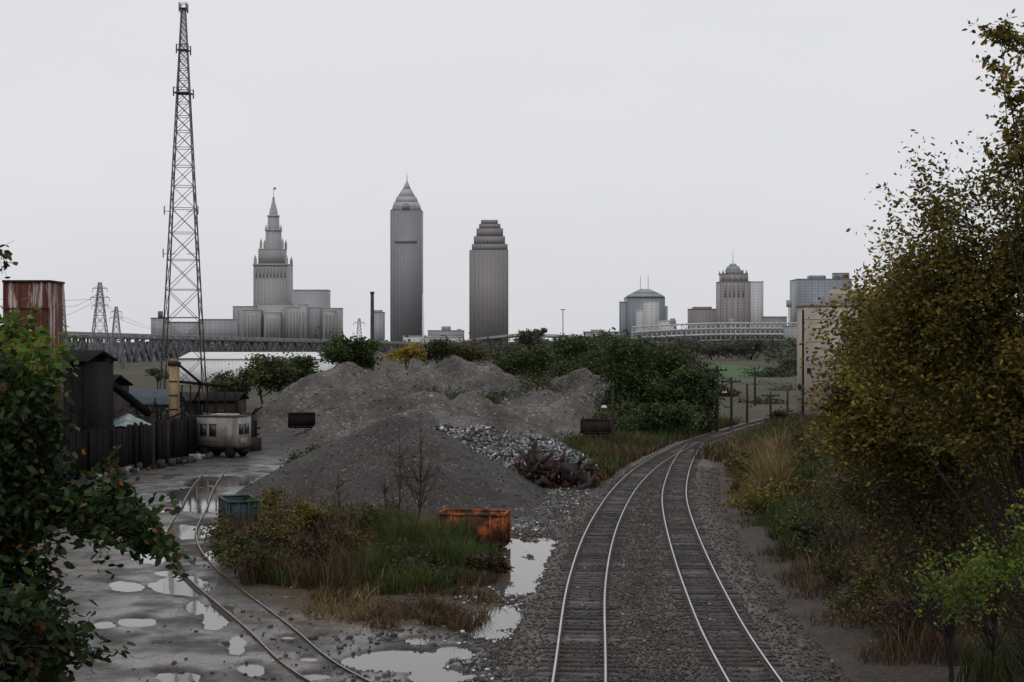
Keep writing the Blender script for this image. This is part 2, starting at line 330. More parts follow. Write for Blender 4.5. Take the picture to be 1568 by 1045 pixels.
M_deb=[leafmat('debris_pale',[(0,(0.04,0.04,0.041)),(0.5,(0.12,0.128,0.133)),(0.8,(0.25,0.265,0.28)),(0.95,(0.42,0.44,0.46)),(1,(0.75,0.77,0.8))],trans=0,dark=0.45,big=.4),
       leafmat('debris_rust',[(0,(0.015,0.011,0.01)),(0.6,(0.05,0.032,0.026)),(1,(0.16,0.075,0.04))],trans=0,dark=0.6)]
q=Q();n=19000;x=rng.normal(0,4.8,n)+0.1;y=rng.uniform(90,128,n);x=x+(112-y)*0.14;z=h3(x,y);k=(z>-0.05)&(z>h1(x,y))
x,y,z=x[k],y[k],z[k]
for xi,yi,zi in zip(x,y,z):
    r=random.random();m=0 if random.random()<0.8 else 1
    s=random.uniform(0.06,0.36)
    if r<0.55:
        q.fr(xi,yi,zi-0.05,zi+s*0.5,s*0.5,s*0.35,s*0.45,s*0.3,m,random.uniform(0,3))
    else:
        d=np.array([random.gauss(0,1),random.gauss(0,1),random.gauss(0,0.4)]);d/=np.linalg.norm(d);L=random.uniform(0.2,0.9)
        q.beam(np.array([xi,yi,zi+0.05])-d*L/2,np.array([xi,yi,zi+0.12])+d*L/2,random.uniform(0.03,0.12),m,random.uniform(0.02,0.06) if r<0.8 else random.uniform(0.1,0.3))
q.obj('scrap_debris',M_deb)
# ---------------------------------------------------------------- vegetation
def frames(n,flat=0.5):
    a=rng.normal(0,1,(n,3));a[:,2]*=flat;a/=np.linalg.norm(a,axis=1)[:,None]
    b=rng.normal(0,1,(n,3));b-=a*(a*b).sum(1)[:,None];b/=np.linalg.norm(b,axis=1)[:,None]
    return a,b,np.cross(a,b)
def leaves(q,C,S,m=0,shape='leaf',droop=0.0,wid=1.0):
    n=len(C);a,b,c=frames(n)
    if droop: a[:,2]-=droop;a/=np.linalg.norm(a,axis=1)[:,None]
    if shape=='leaf':
        t=np.array([[0,0,0],[0.35,0.27,0.07],[0.72,0.2,0.05],[1,0,0],[0.72,-0.2,0.05],[0.35,-0.27,0.07]]);f=np.array([[0,3,2,1],[0,5,4,3]])
    else:
        t=np.array([[-0.5,0,0],[0,-0.36,0.08],[0.5,0,0],[0,0.36,0.08]]);f=np.array([[0,1,2,3]])
    t=t*np.array([1,wid,1])
    v=C[:,None,:]+S[:,None,None]*(t[None,:,0:1]*a[:,None]+t[None,:,1:2]*b[:,None]+t[None,:,2:3]*c[:,None])
    k=len(t);ff=f[None]+(np.arange(n)*k)[:,None,None];q.add(v.reshape(-1,3),ff.reshape(-1,4),m)
M_bark=mat('bark',(0.035,0.028,0.023),(0.018,0.015,0.012),5,0.9,0.5)
M_twig=mat('twig',(0.06,0.04,0.028),(0.03,0.022,0.016),5,0.9,0)
def bez(p,c,e,n=6):
    t=np.linspace(0,1,n)[:,None];return (1-t)**2*p+2*(1-t)*t*c+t*t*e
def tree(name,base,ells,ncl,nleaf,ls,lm,tr=0.2,shape='quad',clr=0.6,nl=8,twn=4,droop=0.0,bark=None,wid=1.0,extra=0,surf=0.45,upright=False,sp=0.13,flat=.75,tv=.8,lf=None):
    base=np.array(base,float);q=Q()
    ells=[(np.array(c,float),np.array(r,float)) for c,r in ells]
    vol=np.array([r.prod()**0.7 for c,r in ells]);idx=rng.choice(len(ells),ncl,p=vol/vol.sum())
    C=[]
    for i in idx:
        c,r=ells[i];d=rng.normal(0,1,3);d/=np.linalg.norm(d);C.append(c+d*r*(rng.random()**surf))
    C=np.array(C)
    top=max(ells,key=lambda e_:e_[0][2])[0].copy();top=base+(top-base)*np.array([tv,tv,1.0])
    mid=(base+top)/2+rng.normal(0,0.04,3)*np.linalg.norm(top-base)*np.array([1,1,0])
    T=bez(base,mid,top,14);q.tube(T,np.linspace(tr,tr*0.2,14),0,8)
    S=[T[3:]];lo_,hi_=lf or ((0.1,0.5) if upright else (0.35,0.8))
    for i in rng.choice(ncl,min(nl,ncl),replace=False):
        e_=C[i];zz=base[2]+(e_[2]-base[2])*rng.uniform(lo_,hi_)
        s=T[np.argmin(abs(T[:,2]-zz))];mid=(s+e_)/2+np.array([0,0,-0.12])*np.linalg.norm(e_-s)*(0.2 if lf else 1)+rng.normal(0,0.07,3)*np.linalg.norm(e_-s)*(0.4 if lf else 1)
        B=bez(s,mid,e_,9);q.tube(B,np.linspace(tr*0.4,tr*0.08,9),0,6);S.append(B[4 if lf else 2:])
    S=np.concatenate(S[1:] if lf else S)
    for c in C:
        d=np.linalg.norm(S-c,axis=1)+np.where(S[:,2]>c[2],np.abs(S[:,2]-c[2])*1.0,0)
        s=S[np.argmin(d)];L=np.linalg.norm(c-s)
        B=bez(s,(s+c)/2+rng.normal(0,0.12,3)*L,c,6);q.tube(B,np.linspace(tr*0.11,tr*0.03,6),1,twn)
        LC=[]
        for _ in range(extra):
            e_=c+rng.normal(0,1,3)*clr+np.array([0,0,clr*0.8 if upright else 0]);s2=B[rng.integers(2,6)]
            B2=bez(s2,(s2+e_)/2+rng.normal(0,0.1,3)*clr,e_,4);q.tube(B2,np.linspace(tr*0.045,tr*0.018,4),1,3);LC.append(bez(s2,(s2+e_)/2,e_,12)[3:])
        k=max(1,int(nleaf/ncl*rng.uniform(0.4,1.6)))
        if extra:
            pts=np.concatenate(LC);C2=pts[rng.integers(0,len(pts),k)]+rng.normal(0,clr*sp,(k,3))
        else:
            C2=c+rng.normal(0,clr,(k,3))*np.array([1,1,flat])*rng.uniform(0.5,1.4)
        leaves(q,C2,rng.uniform(0.6,1.2,k)*ls,2,shape,droop,wid)
    return q.obj(name,[bark or M_bark,M_twig,lm])
def E(px,py,rx,ry,Y,dz=1.0):
    return (W(px,py,Y),(rx*Y/F,rx*Y/F*dz,ry*Y/F))
Lgreen=leafmat('leaves_green',[(0,(0.022,0.04,0.013)),(0.5,(0.045,0.08,0.022)),(0.9,(0.08,0.12,0.032)),(1,(0.13,0.13,0.03))],big=0.4,dark=.4)
Lmid=leafmat('leaves_midgreen',[(0,(0.032,0.044,0.018)),(0.6,(0.06,0.08,0.028)),(1,(0.12,0.12,0.04))],big=0.25)
Lolive=leafmat('leaves_olive',[(0,(0.045,0.045,0.014)),(0.4,(0.11,0.10,0.022)),(0.75,(0.20,0.17,0.028)),(0.92,(0.31,0.22,0.035)),(1,(0.36,0.15,0.03))],big=0.5,dark=0.5,trans=.4)
Lolived=leafmat('leaves_dull_olive',[(0,(0.03,0.027,0.012)),(0.5,(0.07,0.062,0.02)),(0.85,(0.12,0.10,0.025)),(1,(0.2,0.13,0.03))],big=0.6,dark=0.5)
Lnear=leafmat('leaves_near',[(0,(0.014,0.028,0.008)),(0.6,(0.03,0.058,0.014)),(0.94,(0.055,0.09,0.02)),(0.98,(0.2,0.08,0.02)),(1,(0.3,0.12,0.02))],big=1.2,dark=0.3)
Lbright=leafmat('leaves_bright',[(0,(0.05,0.10,0.012)),(0.6,(0.10,0.17,0.022)),(0.9,(0.18,0.2,0.03)),(1,(0.4,0.22,0.02))],big=1.2,dark=0.65,trans=.4)
Lyel=leafmat('leaves_yellow',[(0,(0.16,0.12,0.02)),(0.6,(0.3,0.22,0.03)),(1,(0.35,0.28,0.05))],big=0.5,dark=0.7)
Lbrown=leafmat('leaves_brown',[(0,(0.03,0.02,0.015)),(0.6,(0.068,0.046,0.028)),(1,(0.13,0.08,0.035))],big=0.5)
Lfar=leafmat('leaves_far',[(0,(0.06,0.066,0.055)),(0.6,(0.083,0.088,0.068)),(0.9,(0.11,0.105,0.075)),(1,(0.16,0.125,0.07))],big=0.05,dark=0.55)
# near left tree
tree('broadleaf_tree',(-9.2,13.5,0),[E(5,620,55,80,12),E(-20,800,105,140,12),E(40,980,75,85,12),E(-30,1000,120,110,11),E(45,680,42,45,12.5),E(30,760,50,70,12)],200,21000,0.1,Lnear,0.10,'leaf',0.2,14,extra=4,droop=0.35,sp=0.3,tv=.2,lf=(.5,.95))
tree('broadleaf_tree',(-8.4,12.6,0),[E(120,775,65,36,12.2),E(205,792,60,24,12),E(240,840,28,30,12),E(180,750,45,18,12),E(70,770,60,40,12.2)],48,2400,0.095,Lnear,0.07,'leaf',0.14,4,extra=4,droop=0.3,sp=0.25,tv=.1,lf=(.94,1.0))
tree('broadleaf_tree',(-9.0,14.0,0),[E(0,535,46,35,13),E(22,575,46,40,12.5),E(0,610,50,30,12.3)],52,4200,0.1,Lbright,0.07,'leaf',0.16,5,extra=4,droop=0.3,sp=0.3,tv=.2,lf=(.7,.98))
tree('broadleaf_tree',(-9.0,13.0,0),[E(-12,385,16,22,13)],5,90,0.08,Lnear,0.06,'leaf',0.12,3,extra=4,droop=0.3,tv=.3)
# right autumn tree
tree('autumn_tree',(10.8,27,2),[E(1500,400,85,110,26),E(1440,440,75,120,27),E(1570,330,70,110,26),E(1395,540,80,120,27),E(1530,600,120,140,26),E(1430,320,36,55,26),E(1600,450,100,250,26),E(1480,520,120,130,26.5),E(1385,410,42,65,26)],360,52000,0.105,Lolive,0.08,'leaf',0.38,36,extra=5,upright=True,droop=0.3,sp=0.35)
tree('autumn_tree',(10.9,24,2),[E(1550,70,24,40,24),E(1520,115,22,40,24),E(1540,170,36,40,24),E(1575,190,40,50,24),E(1590,260,70,70,24),E(1530,245,25,30,24)],46,3400,0.11,Lolive,0.08,'leaf',0.2,9,extra=5,upright=True,droop=0.3,sp=0.25)
tree('autumn_tree',(10.4,34,1.5),[E(1335,560,55,95,34),E(1370,470,45,75,34),E(1300,620,42,60,34),E(1400,640,110,100,33),E(1340,690,80,60,33)],210,28000,0.125,Lolive,0.07,'leaf',0.42,26,extra=6,upright=True,sp=0.35)
tree('brown_thicket',(14,38,1.5),[E(1480,740,130,110,36),E(1380,760,100,80,38),E(1550,680,90,120,36),E(1500,850,130,80,34),E(1400,850,80,60,36)],220,18000,0.10,Lbrown,0.06,'leaf',0.5,40,extra=7,upright=True,sp=0.3)
tree('olive_thicket',(12,36,1.5),[E(1450,790,130,90,33),E(1350,760,80,70,38),E(1540,740,90,110,33),E(1300,740,50,40,42)],150,15000,0.11,Lolived,0.05,'leaf',0.45,26,extra=5,upright=True,sp=0.35)
tree('leafy_shrub',(7.9,18.3,2),[E(1490,880,80,38,18),E(1560,860,60,50,18),E(1435,905,36,20,18),E(1600,800,60,60,18)],64,3600,0.065,Lbright,0.06,'leaf',0.18,8,extra=3,droop=0.3,sp=0.3)
def mt(name,px,py,rx,ry,Y,lm,n=5000,ls=0.4,ncl=60,parts=7,base=None,clr=None):
    ells=[E(px,py,rx*0.7,ry*0.75,Y)]
    for i in range(parts):
        a=rng.uniform(0,6.28);g=rng.uniform(.28,.5);ells.append(E(px+math.cos(a)*rx*0.65,py+math.sin(a)*ry*0.5,rx*g,ry*g,Y+random.uniform(-1,1)*rx*Y/F*0.5))
    b_=W(px,py,Y);b_[2]=0 if base is None else base
    return tree(name,b_,ells,ncl,n,ls,lm,0.02*rx*Y/F+0.12,'quad',clr or rx*Y/F*0.15,8)
for a in [(985,588,80,78,165,Lgreen,26000,0.38,140),(1050,618,50,62,155,Lgreen,13000,0.36,80),(930,578,56,60,185,Lmid,13000,0.4,80),(955,650,50,38,150,Lmid,7000,0.34,60),(1010,650,60,36,148,Lgreen,7000,.34,60),
 (540,538,40,26,255,Lgreen,8000,0.55,55),(405,575,42,30,205,Lmid,8000,0.45,50),(450,568,36,26,215,Lgreen,6000,0.45,45),(345,590,40,20,215,Lmid,3500,0.42,45),(620,544,28,14,245,Lyel,2600,0.45,30),
 (670,536,38,15,275,Lmid,4000,0.45,40),(730,542,32,12,275,Lolived,3000,0.45,35),(817,522,26,20,340,Lfar,4500,0.6,36),(870,546,50,28,280,Lgreen,8000,0.55,60),(905,535,40,26,330,Lmid,6000,0.6,50),(820,558,52,26,240,Lgreen,8000,0.45,60),
 (780,553,38,16,250,Lolived,4000,0.42,35),(865,580,48,28,225,Lmid,8000,0.45,60),(1000,545,55,26,290,Lmid,7000,.55,55),(1050,570,50,26,240,Lmid,7000,.48,55),
 (1165,630,45,18,230,Lmid,3500,0.45,40),(1205,650,40,26,172,Lolived,5500,0.35,45),(1130,635,22,14,215,Lgreen,1800,0.4,30),(1105,610,26,22,260,Lolived,2500,.45,30),(130,600,20,35,150,Lgreen,2000,0.35,30),(240,575,20,10,260,Lmid,1500,0.45,25),(1225,690,42,30,120,Lolived,6500,.26,50),(1265,720,50,40,95,Lolived,8000,.22,60),(1215,735,36,22,92,Lolive,4000,.18,40)]: mt('round_tree',*a)
for px,py,rx,ry,Y in [(1180,575,40,14,400),(1205,565,30,20,420),(1150,600,55,12,330),(1185,605,40,12,290),(1090,533,40,9,760),(1150,533,50,9,760),(1200,532,30,10,760),(1050,532,32,12,560),(960,535,40,12,520),(720,535,30,8,600),(780,538,36,9,480),(1100,605,30,8,300)]:
    mt('hillside_tree',px,py,rx,ry,Y,random.choice([Lfar,Lfar,Lmid]),2200,0.0016*Y,36)
q=Q()
for i in range(1400):
    Y=random.uniform(400,1500);px=random.uniform(-500,2100)
    if 1035<px<1180 and Y<740: continue
    if px<700 and px>130 and Y<1150: continue
    r=random.uniform(3,7)*Y/700;x=X_(px,Y);top=min(random.uniform(4,11),H+3)
    n_=44;C=np.array([x,Y,top-r*0.5])+rng.normal(0,1,(n_,3))*np.array([r*0.9,r*0.9,r*0.33]);leaves(q,C,rng.uniform(1.2,3.0,n_)*Y/800,0,'quad')
q.obj('distant_treeline',[Lfar])
def blades(q,x,y,hgt,wid,m=0,lean=0.35,zf=None):
    n=len(x);z=(zf or height)(x,y)-0.03;a=rng.uniform(0,6.28,n);l=rng.normal(0,lean,(n,2))*hgt[:,None]
    dx=np.cos(a)*wid/2;dy=np.sin(a)*wid/2
    p0=np.stack([x-dx,y-dy,z],1);p1=np.stack([x+dx,y+dy,z],1)
    mx=np.stack([x+l[:,0]*0.35,y+l[:,1]*0.35,z+hgt*0.6],1);d=np.stack([dx,dy,0*dx],1)
    tx=np.stack([x+l[:,0],y+l[:,1],z+hgt],1)
    v=np.stack([p0,p1,mx+d*0.7,mx-d*0.7,tx+d*0.15,tx-d*0.15],1)
    f=np.array([[0,1,2,3],[3,2,4,5]])[None]+(np.arange(n)*6)[:,None,None];q.add(v.reshape(-1,3),f.reshape(-1,4),m)
Ggreen=leafmat('grass_green',[(0,(0.028,0.042,0.012)),(0.6,(0.058,0.088,0.02)),(0.9,(0.10,0.12,0.028)),(1,(0.18,0.14,0.05))],big=0.7,dark=0.45)
Gdry=leafmat('grass_dry',[(0,(0.038,0.023,0.014)),(0.5,(0.08,0.052,0.028)),(0.9,(0.15,0.095,0.045)),(1,(0.24,0.17,0.085))],big=0.6,dark=0.5)
Gtan=leafmat('grass_tan',[(0,(0.10,0.07,0.03)),(0.6,(0.18,0.13,0.05)),(1,(0.29,0.22,0.09))],big=0.6,dark=0.6)
def scat(cx,cy,rx,ry,n,seed=1,th=-0.12):
    a=rng.uniform(0,6.28,n);r=np.sqrt(rng.random(n));px=cx+np.cos(a)*r*rx;py=cy+np.sin(a)*r*ry;Y=GY(py);x=X_(px,Y)
    k=fbm(x,Y,2.2,seed,3)-0.25*r>th-0.1;return x[k],Y[k]
def hv(x,y,seed): return np.clip(1+2.6*fbm(x,y,2.0,seed,3),0.35,2.0)
q=Q()
x,y=scat(570,866,200,48,24000,3,-0.15);blades(q,x,y,rng.uniform(0.3,0.85,len(x))*hv(x,y,81),rng.uniform(0.02,0.055,len(x)),0)
x,y=scat(610,860,115,40,14000,4,-0.1);blades(q,x,y,rng.uniform(0.6,1.3,len(x))*hv(x,y,82),rng.uniform(0.02,0.05,len(x)),0)
q.obj('green_grass',[Ggreen])
q=Q()
x,y=scat(600,925,170,40,8000,5,0.03);blades(q,x,y,rng.uniform(0.15,0.5,len(x)),rng.uniform(0.02,0.05,len(x)),0,0.6)
x,y=scat(690,950,60,34,4000,6,-0.05);blades(q,x,y,rng.uniform(0.2,0.6,len(x)),rng.uniform(0.02,0.05,len(x)),0,0.6)
x,y=scat(540,850,215,72,12000,7,0.0);blades(q,x,y,rng.uniform(0.5,1.4,len(x))*hv(x,y,83),rng.uniform(0.02,0.05,len(x)),0)
x,y=scat(440,850,110,60,9000,8,-0.05);blades(q,x,y,rng.uniform(0.5,1.5,len(x)),rng.uniform(0.02,0.05,len(x)),0)
x,y=scat(715,885,50,18,3000,9,-0.1);blades(q,x,y,rng.uniform(0.2,0.6,len(x)),rng.uniform(0.02,0.05,len(x)),0)
q.obj('dry_grass',[Gdry])
q=Q();x,y=scat(655,838,40,14,1800,9,-0.2);blades(q,x,y,rng.uniform(0.9,1.6,len(x)),rng.uniform(0.03,0.06,len(x)),0);x,y=scat(540,930,150,25,1600,10,0.03);blades(q,x,y,rng.uniform(0.2,.5,len(x)),rng.uniform(0.03,0.06,len(x)),0,.6);q.obj('tan_grass',[Gtan])
q=Q();n=120000;y=36+rng.random(n)*85;ee=3.2+rng.random(n)**0.8*17;x=trr(y)+ee;k=fbm(x,y,3,21,4)+0.1*(ee-4.6)>-0.02;x,y,ee=x[k],y[k],ee[k]
sel=fbm(x,y,5,23,4);pxv=CX+x*F/y
grn=((sel>0.0)&(y>58))|((sel>0.1)&(y<=58));tan=((np.abs(pxv-1150)<50)&(y>86)&(ee<9))
hh=rng.uniform(0.3,1.3,len(x))*np.clip((ee-3)/2.5,0.25,1)*hv(x,y,87);ww=rng.uniform(0.02,0.055,len(x))*np.clip(y/55,1,2)
k=~grn&~tan;blades(q,x[k],y[k],hh[k],ww[k]);q.obj('dry_weeds',[Gdry])
q=Q();blades(q,x[grn&~tan],y[grn&~tan],hh[grn&~tan],ww[grn&~tan]);q.obj('green_weeds',[Ggreen])
q=Q();blades(q,x[tan],y[tan],hh[tan]*1.4,ww[tan]*1.3);q.obj('tan_reeds',[Gtan])
q=Q();n=22000;y=100+rng.random(n)*75;x=trx(y)-2.3-rng.random(n)*11;k=(fbm(x,y,3,25,3)>-0.12)&(h3(x,y)<.2);x,y=x[k],y[k]
blades(q,x,y,rng.uniform(0.2,0.9,len(x))*hv(x,y,84),rng.uniform(0.05,0.12,len(x)));q.obj('verge_weeds',[Ggreen])
q=Q();n=20000;y=97+rng.random(n)*74;x=trx(y)-2.0-rng.random(n)*9;k=(fbm(x,y,3,27,3)>-0.04)&(h3(x,y)<0.15);x,y=x[k],y[k]
blades(q,x,y,rng.uniform(0.2,0.9,len(x))*hv(x,y,85),rng.uniform(0.05,0.12,len(x)));q.obj('verge_dry_weeds',[Gdry])
q=Q();n=16000;y=118+rng.random(n)*60;x=trr(y)+3+rng.random(n)*22;blades(q,x,y,rng.uniform(0.3,1.2,len(x)),rng.uniform(0.06,0.14,len(x)));q.obj('verge_weeds',[Ggreen])
q=Q();n=9000;y=118+rng.random(n)*60;x=trr(y)+2+rng.random(n)*22;blades(q,x,y,rng.uniform(0.3,1.3,len(x)),rng.uniform(0.06,0.14,len(x)));q.obj('verge_dry_weeds',[Gdry])
q=Q();n=1500;y=60+rng.random(n)*62;u=rng.random(n);x=trx(y)+1.6+u*np.maximum(trr(y)-trx(y)-3.2,0.1);k=fbm(x,y,2.5,91,3)>0.12;x,y=x[k],y[k];blades(q,x,y,rng.uniform(0.1,0.3,len(x)),rng.uniform(.03,.06,len(x)),0,.6);q.obj('track_tufts',[Gtan])
q=Q();n=16000;x=rng.uniform(-34,20,n);y=rng.uniform(140,195,n);z=h2(x,y);k=(z>0.3)&(fbm(x,y,7,201,4)>0.2);x,y=x[k],y[k];blades(q,x,y,rng.uniform(0.1,0.45,len(x)),rng.uniform(.06,.14,len(x)),0,.5,h2);q.obj('mound_weeds',[Ggreen])
q=Q();n=14000;x=rng.uniform(-24,-6,n);y=rng.uniform(100,120,n);z=h1(x,y);k=(z>0.1)&(fbm(x,y,5,211,4)>0.08)&(y>107);x,y=x[k],y[k];blades(q,x,y,rng.uniform(0.15,0.5,len(x)),rng.uniform(.05,.12,len(x)),0,.5,h1);q.obj('mound_weeds',[Ggreen])
def shrub(px,pyb,w,hgt,lm,n=2600,ls=0.17,Y=None,z=0,name='shrub'):
    Y=Y or GY(pyb);x=X_(px,Y);b_=(x,Y,z)
    ells=[((x+random.uniform(-.45,.45)*w,Y+random.uniform(-.3,.3)*w,z+hgt*random.uniform(0.3,0.8)),(w*random.uniform(.15,.32),w*0.3,hgt*random.uniform(.15,.32))) for _ in range(6)]
    return tree(name,b_,ells,34,n,ls,lm,0.03,'leaf',w*0.1,6,extra=3,sp=0.4,upright=True)
for a in [(385,858,3.2,2.2,Lolived),(440,846,3.2,2.4,Lolive),(500,836,3.4,2.2,Lmid),(560,830,3,1.9,Lolived),(605,836,3,1.7,Lmid),(360,880,2.0,1.4,Lmid),(745,880,1.6,.6,Lbrown),(535,862,2.5,1.4,Lolived),(600,880,3,.9,Lmid),(460,880,2.8,1.4,Lbrown),(410,885,2.4,1.3,Lolived),(650,895,2.2,.7,Lbrown),(475,850,2,2.3,Lbrown)]: shrub(*a)
for px,py,Y,w,hg,lm in [(682,576,168,6,.8,Lgreen),(765,578,178,6,.9,Lgreen),(850,590,172,8,1.6,Lmid),(480,655,120,5,.6,Lmid),(590,583,165,4,.4,Lmid)]:
    x=X_(px,Y);zz=float(max(h2(np.array([x]),np.array([float(Y)]))[0] if Y>122 else h1(np.array([x]),np.array([float(Y)]))[0],0));shrub(px,0,w,hg,lm,1700,0.26,Y,zz-.1)
for i in range(46):
    y=random.uniform(44,112);ee=random.uniform(4.5,13);x=float(trr(np.array(y)))+ee;zz=float(height(np.array([x]),np.array([y]))[0])
    shrub(CX+x*F/y,0,random.uniform(1.6,3.2),random.uniform(0.8,1.8),random.choice([Lbrown,Lolived,Lolive,Lolived,Lmid]),1300,0.003*y,y,zz-.1)
def sapling(name,px,pytop,Y,zb,nb=16,wid=1.2,lm=Lbrown,nl=60):
    b_=np.array([X_(px,Y),Y,zb]);t=W(px+3,pytop,Y);q=Q();T=bez(b_,(b_+t)/2+np.array([0.2,0,0]),t,10);q.tube(T,np.linspace(0.06,0.012,10),0,5)
    P=[]
    for i in range(nb):
        k=rng.integers(2,8);s=T[k];d=np.array([rng.normal(0,1),rng.normal(0,1),1.4]);d/=np.linalg.norm(d);L=wid*rng.uniform(0.5,1.3)*(1.1-k/10)
        B=bez(s,s+d*L*0.5+np.array([0,0,-.1]),s+d*L+np.array([0,0,0.25*L]),6);q.tube(B,np.linspace(0.026,0.008,6),1,4);P.append(B[2:])
        for j in range(3):
            s2=B[rng.integers(1,5)];d2=d+rng.normal(0,.5,3);q.tube(bez(s2,s2+d2*L*.2,s2+d2*L*.45,4),np.linspace(0.012,0.005,4),1,3)
    P=np.concatenate(P);leaves(q,P[rng.integers(0,len(P),nl)]+rng.normal(0,.05,(nl,3)),np.full(nl,0.12),2)
    q.obj(name,[M_bark,M_twig,lm])
sapling('bare_sapling',640,640,74,0,26,2.3);sapling('bare_sapling',585,735,72,0,10,1.0);sapling('bare_sapling',515,720,70,0,12,1.2);sapling('bare_sapling',608,665,73,0,14,1.6)
for i in range(16): sapling('bare_sapling',random.uniform(1250,1560),random.uniform(640,800),random.uniform(44,62),1.2,14,1.6,Lolived,160)
# ---------------------------------------------------------------- objects in the yard
M_orange=mat('orange_paint_rust',(0.36,0.10,0.02),(0.05,0.02,0.013),1.3,0.8,0.2,lo=0.43,hi=0.54)
M_teal=mat('teal_paint',(0.015,0.045,0.045),(0.012,0.02,0.02),1.5,0.6,0.1)
M_rustd=mat('dark_rust',(0.04,0.02,0.015),(0.012,0.01,0.009),1.2,0.85,0.3)
M_rustm=mat('mid_rust',(0.11,0.045,0.025),(0.04,0.02,0.014),1.2,0.85,0.3)
M_black=mat('black_soot',(0.008,0.0075,0.0075),(0.014,0.012,0.011),1.0,0.85,0.2,spec=.12)
M_dkgrey=mat('weathered_grey',(0.05,0.05,0.048),(0.028,0.028,0.028),0.6,0.8,0.1)
M_white=mat('offwhite_paint',(0.34,0.325,0.30),(0.16,0.145,0.125),1.0,0.6,0.1,zs=0.3)
M_whiteb=mat('white_roof',(0.85,0.85,0.85),(0.75,0.75,0.76),0.1,0.7,0)
M_glass=mat('dark_glass',(0.02,0.022,0.025),(0.03,0.033,0.035),1,0.15,0)
M_wood=mat('pale_timber',(0.30,0.21,0.11),(0.14,0.10,0.06),1.5,0.8,0.2,zs=0.3)
M_pole=mat('pole_wood',(0.03,0.026,0.022),(0.02,0.017,0.014),3,0.9,0.2)
M_blue=mat('blue_roof',(0.06,0.085,0.105),(0.035,0.05,0.065),0.8,0.6,0.1)
def rot2(x,y,r): return x*math.cos(r)-y*math.sin(r),x*math.sin(r)+y*math.cos(r)
def dumpster(name,cx,cy,z,w,d,h,m,rz=0.0):
    q=Q()
    def b(x0,x1,y0,y1,z0,z1,mm=0):
        X0,Y0=rot2((x0+x1)/2,(y0+y1)/2,rz);q.fr(cx+X0,cy+Y0,z+z0,z+z1,(x1-x0)/2,(y1-y0)/2,(x1-x0)/2,(y1-y0)/2,mm,rz)
    t=0.05
    b(-w/2,w/2,-d/2,-d/2+t,0.15,h);b(-w/2,w/2,d/2-t,d/2,0.15,h);b(-w/2,-w/2+t,-d/2+t,d/2-t,0.15,h);b(w/2-t,w/2,-d/2+t,d/2-t,0.15,h);b(-w/2+.1,w/2-.1,-d/2+.1,d/2-.1,0.05,0.2,1)
    b(-w/2-.05,w/2+.05,-d/2-.06,-d/2+.06,h,h+.1);b(-w/2-.05,w/2+.05,d/2-.06,d/2+.06,h,h+.1);b(w/2-.06,w/2+.06,-d/2+.061,d/2-.061,h,h+.1);b(-w/2-.06,-w/2+.06,-d/2+.061,d/2-.061,h,h+.1)
    k=max(3,int(w/0.55))
    for i in range(k+1):
        xx=-w/2+0.05+(w-0.1)*i/k;b(xx-.04,xx+.04,-d/2-.07,-d/2-.002,0.1,h-.003)
    for i in range(4):
        yy=-d/2+0.1+(d-0.2)*i/3;b(w/2+.002,w/2+.07,yy-.04,yy+.04,0.1,h-.003);b(-w/2-.07,-w/2-.002,yy-.04,yy+.04,0.1,h-.003)
    b(-w/2,w/2,-d/2-.05,-d/2-.004,0.16,0.26,1)
    n_=60;P=np.stack([rng.uniform(-w*.42,w*.42,n_),rng.uniform(-d*.42,d*.42,n_),rng.uniform(h*.6,h*.92,n_)],1);c,s_=math.cos(rz),math.sin(rz)
    P=np.stack([cx+P[:,0]*c-P[:,1]*s_,cy+P[:,0]*s_+P[:,1]*c,z+P[:,2]],1);stones(q,P,rng.uniform(.2,.4,n_),1)
    q.obj(name,[m,M_rustd])
dumpster('orange_dumpster',X_(726,70),70,0.0,3.2,1.9,1.6,M_orange,-0.14)
dumpster('teal_dumpster',X_(366,76),76,0,1.6,3.0,1.6,M_teal,0.35)
dumpster('rusty_dumpster',X_(912,140),140,0.9,2.6,2,1.4,M_rustd,0.1)
dumpster('rusty_dumpster',X_(462,150),150,0.9,2.6,2,1.5,M_black,0.1)
q=Q();x,y=X_(848,98),98.0
q.box(x-1.2,x+0.2,y-.5,y+.5,0.3,1.9,0,0.3);q.box(x-1.7,x-1.1,y-.6,y+.6,0.1,2.6,0,-0.2);q.box(x+.5,x+1.5,y-.4,y+.4,.3,1.7,1,.5);q.box(x+1.4,x+2.2,y-.4,y+.4,.2,1.1,2,-.4)
for i in range(110):
    p=np.array([x+random.uniform(-2.4,3.0),y+random.uniform(-1.4,1),random.uniform(0.1,1.8)]);d=rng.normal(0,.55,3);q.beam(p,p+d,random.uniform(.05,.14),random.choice([0,0,2,2,1]),random.uniform(.04,.4))
q.obj('scrap_metal_heap',[M_rustd,M_dkgrey,M_rustm])
